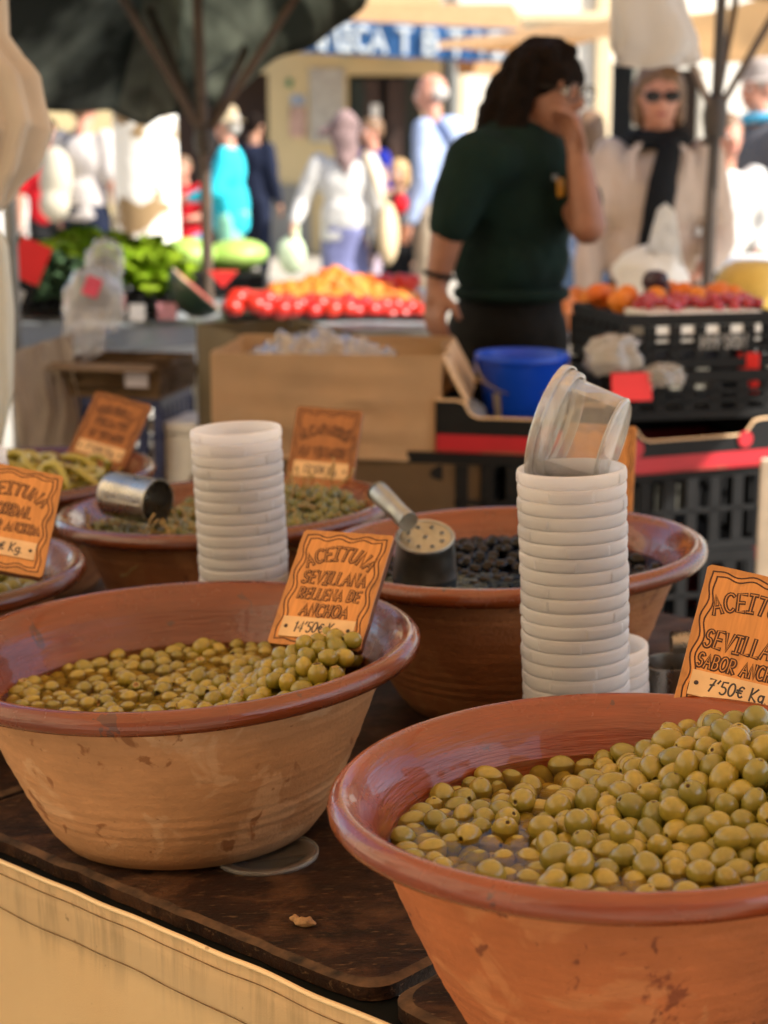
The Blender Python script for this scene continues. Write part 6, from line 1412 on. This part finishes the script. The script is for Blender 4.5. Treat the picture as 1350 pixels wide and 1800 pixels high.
def tote(t, k, P, Mr):
    bm = bmesh.new(); ell(bm, Vector((-.30, .02, .92))*k, (.07*k, .17*k, .21*k), n=3); o = part('shoulder_bag', bm, fabric('straw bag', (.58, .45, .28), .1, 8), t)
    bm = bmesh.new(); tube(bm, [Vector((-.30, .12, 1.1))*k, Vector((-.15, .06, 1.46))*k, Vector((-.30, -.10, 1.1))*k], .014, 8); part('strap', bm, fabric('straw bag', (.58, .45, .28)), o)
    bm = bmesh.new(); ell(bm, Vector((-.38, -.02, 1.12))*k, (.045, .045, .06), n=2); part('red_cloth', bm, F_RED, o)
    blob('head_scarf', [('e', P(0, -.02, .03), (.098*k, .11*k, .105*k), Mr), ('c', P(0, -.05, -.04), .088*k, P(.02, -.05, -.15), .085*k), ('c', P(.01, -.07, -.2), .075*k, P(.03, -.08, -.28), .04*k), ('c', P(-.08, -.03, .02), .035*k, P(-.15, -.06, -.02), .03*k)], fabric('dusty pink scarf', (.20, .135, .13), .35, 14), t, .016, 3, .014, 14)
    blob('shopping_bag', [('e', Vector((.34, .16, .78))*k, (.10*k, .08*k, .13*k)), ('c', Vector((.34, .16, .86))*k, .04, Vector((.30, .12, .98))*k, .015)], fabric('pale green bag', (.50, .60, .40), .12, 8), t, .016, 3, .01, 12)
person('woman in a white blouse, lilac skirt and dusty pink headscarf seen from behind', at(606, 250, 11).x, 11, 1.56, R(170), SK2, F_WH, ('skirt', F_LILAC), None, [None, [(.29, .02, 1.14), (.32, .12, 1.00)]], 'long', .86, .018, None, tote, .014)
person('boy in a royal blue shirt at the doorway', at(655, 240, 14).x, 14, 1.56, R(-60), SK3, F_ROYAL, ('trousers', F_WH), ('short', H_BR), None, 'short', .9, .022)
person('small blond child beside the hooded man', at(702, 300, 11.8).x, 11.8, 1.27, R(-35), SK1, F_BLK, ('trousers', F_BLK), ('bob', H_BL), None, 'long', .9, .02)
def printed(t, k, P, Mr):
    bm = bmesh.new(); ell(bm, Vector((.02, -.13, 1.2))*k, (.05, .02, .09), n=2); part('shirt_print', bm, mat('orange print', (.70, .22, .10), .8), t)
person('child in a white shirt with an orange print behind the woman in white', at(668, 300, 12.6).x, 12.6, 1.22, R(10), SK1, F_WH, ('trousers', fabric('lilac trousers', (.4, .33, .4), .1, 6)), ('short', H_BR), None, 'short', .9, .02, None, printed)
def bagp(t, k, P, Mr): pass
person('person in a turquoise jacket and cream sun hat behind the umbrella pole', at(402, 250, 13).x, 13, 1.60, R(-95), SK3, F_TURQ, ('shorts', F_MINT), ('short', H_GR), [[(-.24, -.06, 1.12), (-.20, -.28, 1.06)], [(.24, -.06, 1.12), (.2, -.28, 1.06)]], 'long', .84, .022, None, None, .016, hat=(fabric('cream straw', (.66, .54, .36), .1, 12), .15), fat=1.12)
person('person in dark navy walking before the dark red doorway', at(447, 260, 16.5).x, 16.5, 1.62, R(150), SK2, F_NAVY, ('trousers', F_NAVY), ('short', H_DK), None, 'long', .88, .024)
person('child in a red shirt and jeans beside the whitewashed pillar', at(322, 300, 13.6).x, 13.6, 1.27, R(-20), SK3, F_RED, ('trousers', F_JEAN), ('short', H_BR), [[(-.22, -.02, 1.12), (-.1, -.16, 1.1)], [(.24, -.02, 1.12), (.12, -.16, 1.1)]], 'short', .9, .02)
def rucksack(t, k, P, Mr):
    blob('backpack', [('e', Vector((.12, .17, 1.14))*k, (.12*k, .09*k, .22*k)), ('e', Vector((.12, .19, .98))*k, (.11*k, .09*k, .12*k))], fabric('beige backpack', (.46, .42, .33), .12, 8), t, .02, 3, .006, 9)
    bm = bmesh.new()
    tube(bm, [Vector((.06, .15, 1.38))*k, Vector((.05, .0, 1.475))*k, Vector((.07, -.13, 1.34))*k, Vector((.10, -.10, 1.12))*k], .022, 8, flat=.5); part('strap', bm, F_NAVY, t)
person('man in a pale grey polo shirt with a beige backpack left of the pillar', at(148, 250, 12).x, 12, 1.72, R(155), SK3, F_GREYP, ('trousers', F_NAVY), ('short', H_BR), [None, None], 'short', .86, .02, None, rucksack)
person('person in red half hidden behind the man with the backpack', at(84, 300, 13.2).x, 13.2, 1.55, R(20), SK2, F_RED, ('trousers', F_BLK), ('short', H_DK), None, 'short', .9, .022)
person('person in white sitting low at the far left beyond the greens', at(38, 370, 13.8).x, 13.8, 1.30, R(30), SK2, F_WH, ('trousers', F_NAVY), ('bob', H_DK), None, 'long', .86, .022)
def collar(t, k, P, Mr):
    bm = bmesh.new(); tube(bm, [Vector((.085*math.cos(a), .075*math.sin(a), 1.475+.012*math.sin(a)))*k for a in [2*PI*q/24 for q in range(25)]], .026, 8, cap=False); part('blue_collar', bm, fabric('sky blue collar', (.08, .36, .58), .1, 6), t)
person('man in a grey jacket and light cap at the right edge', at(1338, 220, 9).x, 9, 1.77, R(-70), SK3, F_GJ, ('trousers', fabric('grey trousers', (.2, .2, .2), .1, 6)), ('short', H_GR), [[(-.24, -.08, 1.12), (-.16, -.30, 1.0)], None], 'long', .9, .018, None, collar, hat=(fabric('light cap', (.6, .54, .52), .1, 9), .11), fat=1.05)
person('person in a sunlit white shirt between the dark pole and the man in grey', at(1290, 260, 8.2).x, 8.4, 1.52, R(15), SK3, F_WH, ('skirt', F_WH), ('short', H_BR), [None, [(.24, -.04, 1.1), (.1, -.24, 1.02)]], 'long', .84, .018)
person('person in pale blue partly hidden between the seller and the shopper', at(1035, 280, 9.6).x, 9.6, 1.55, R(170), SK2, F_BLUEH, ('trousers', F_JEAN), ('bob', H_BR), None, 'long', .85, .02)

for o in bpy.data.objects:
    if o.type == 'MESH' and o.parent is not None and o.name.startswith('paving_slab'): o['kind'] = 'structure'
bpy.context.view_layer.update()
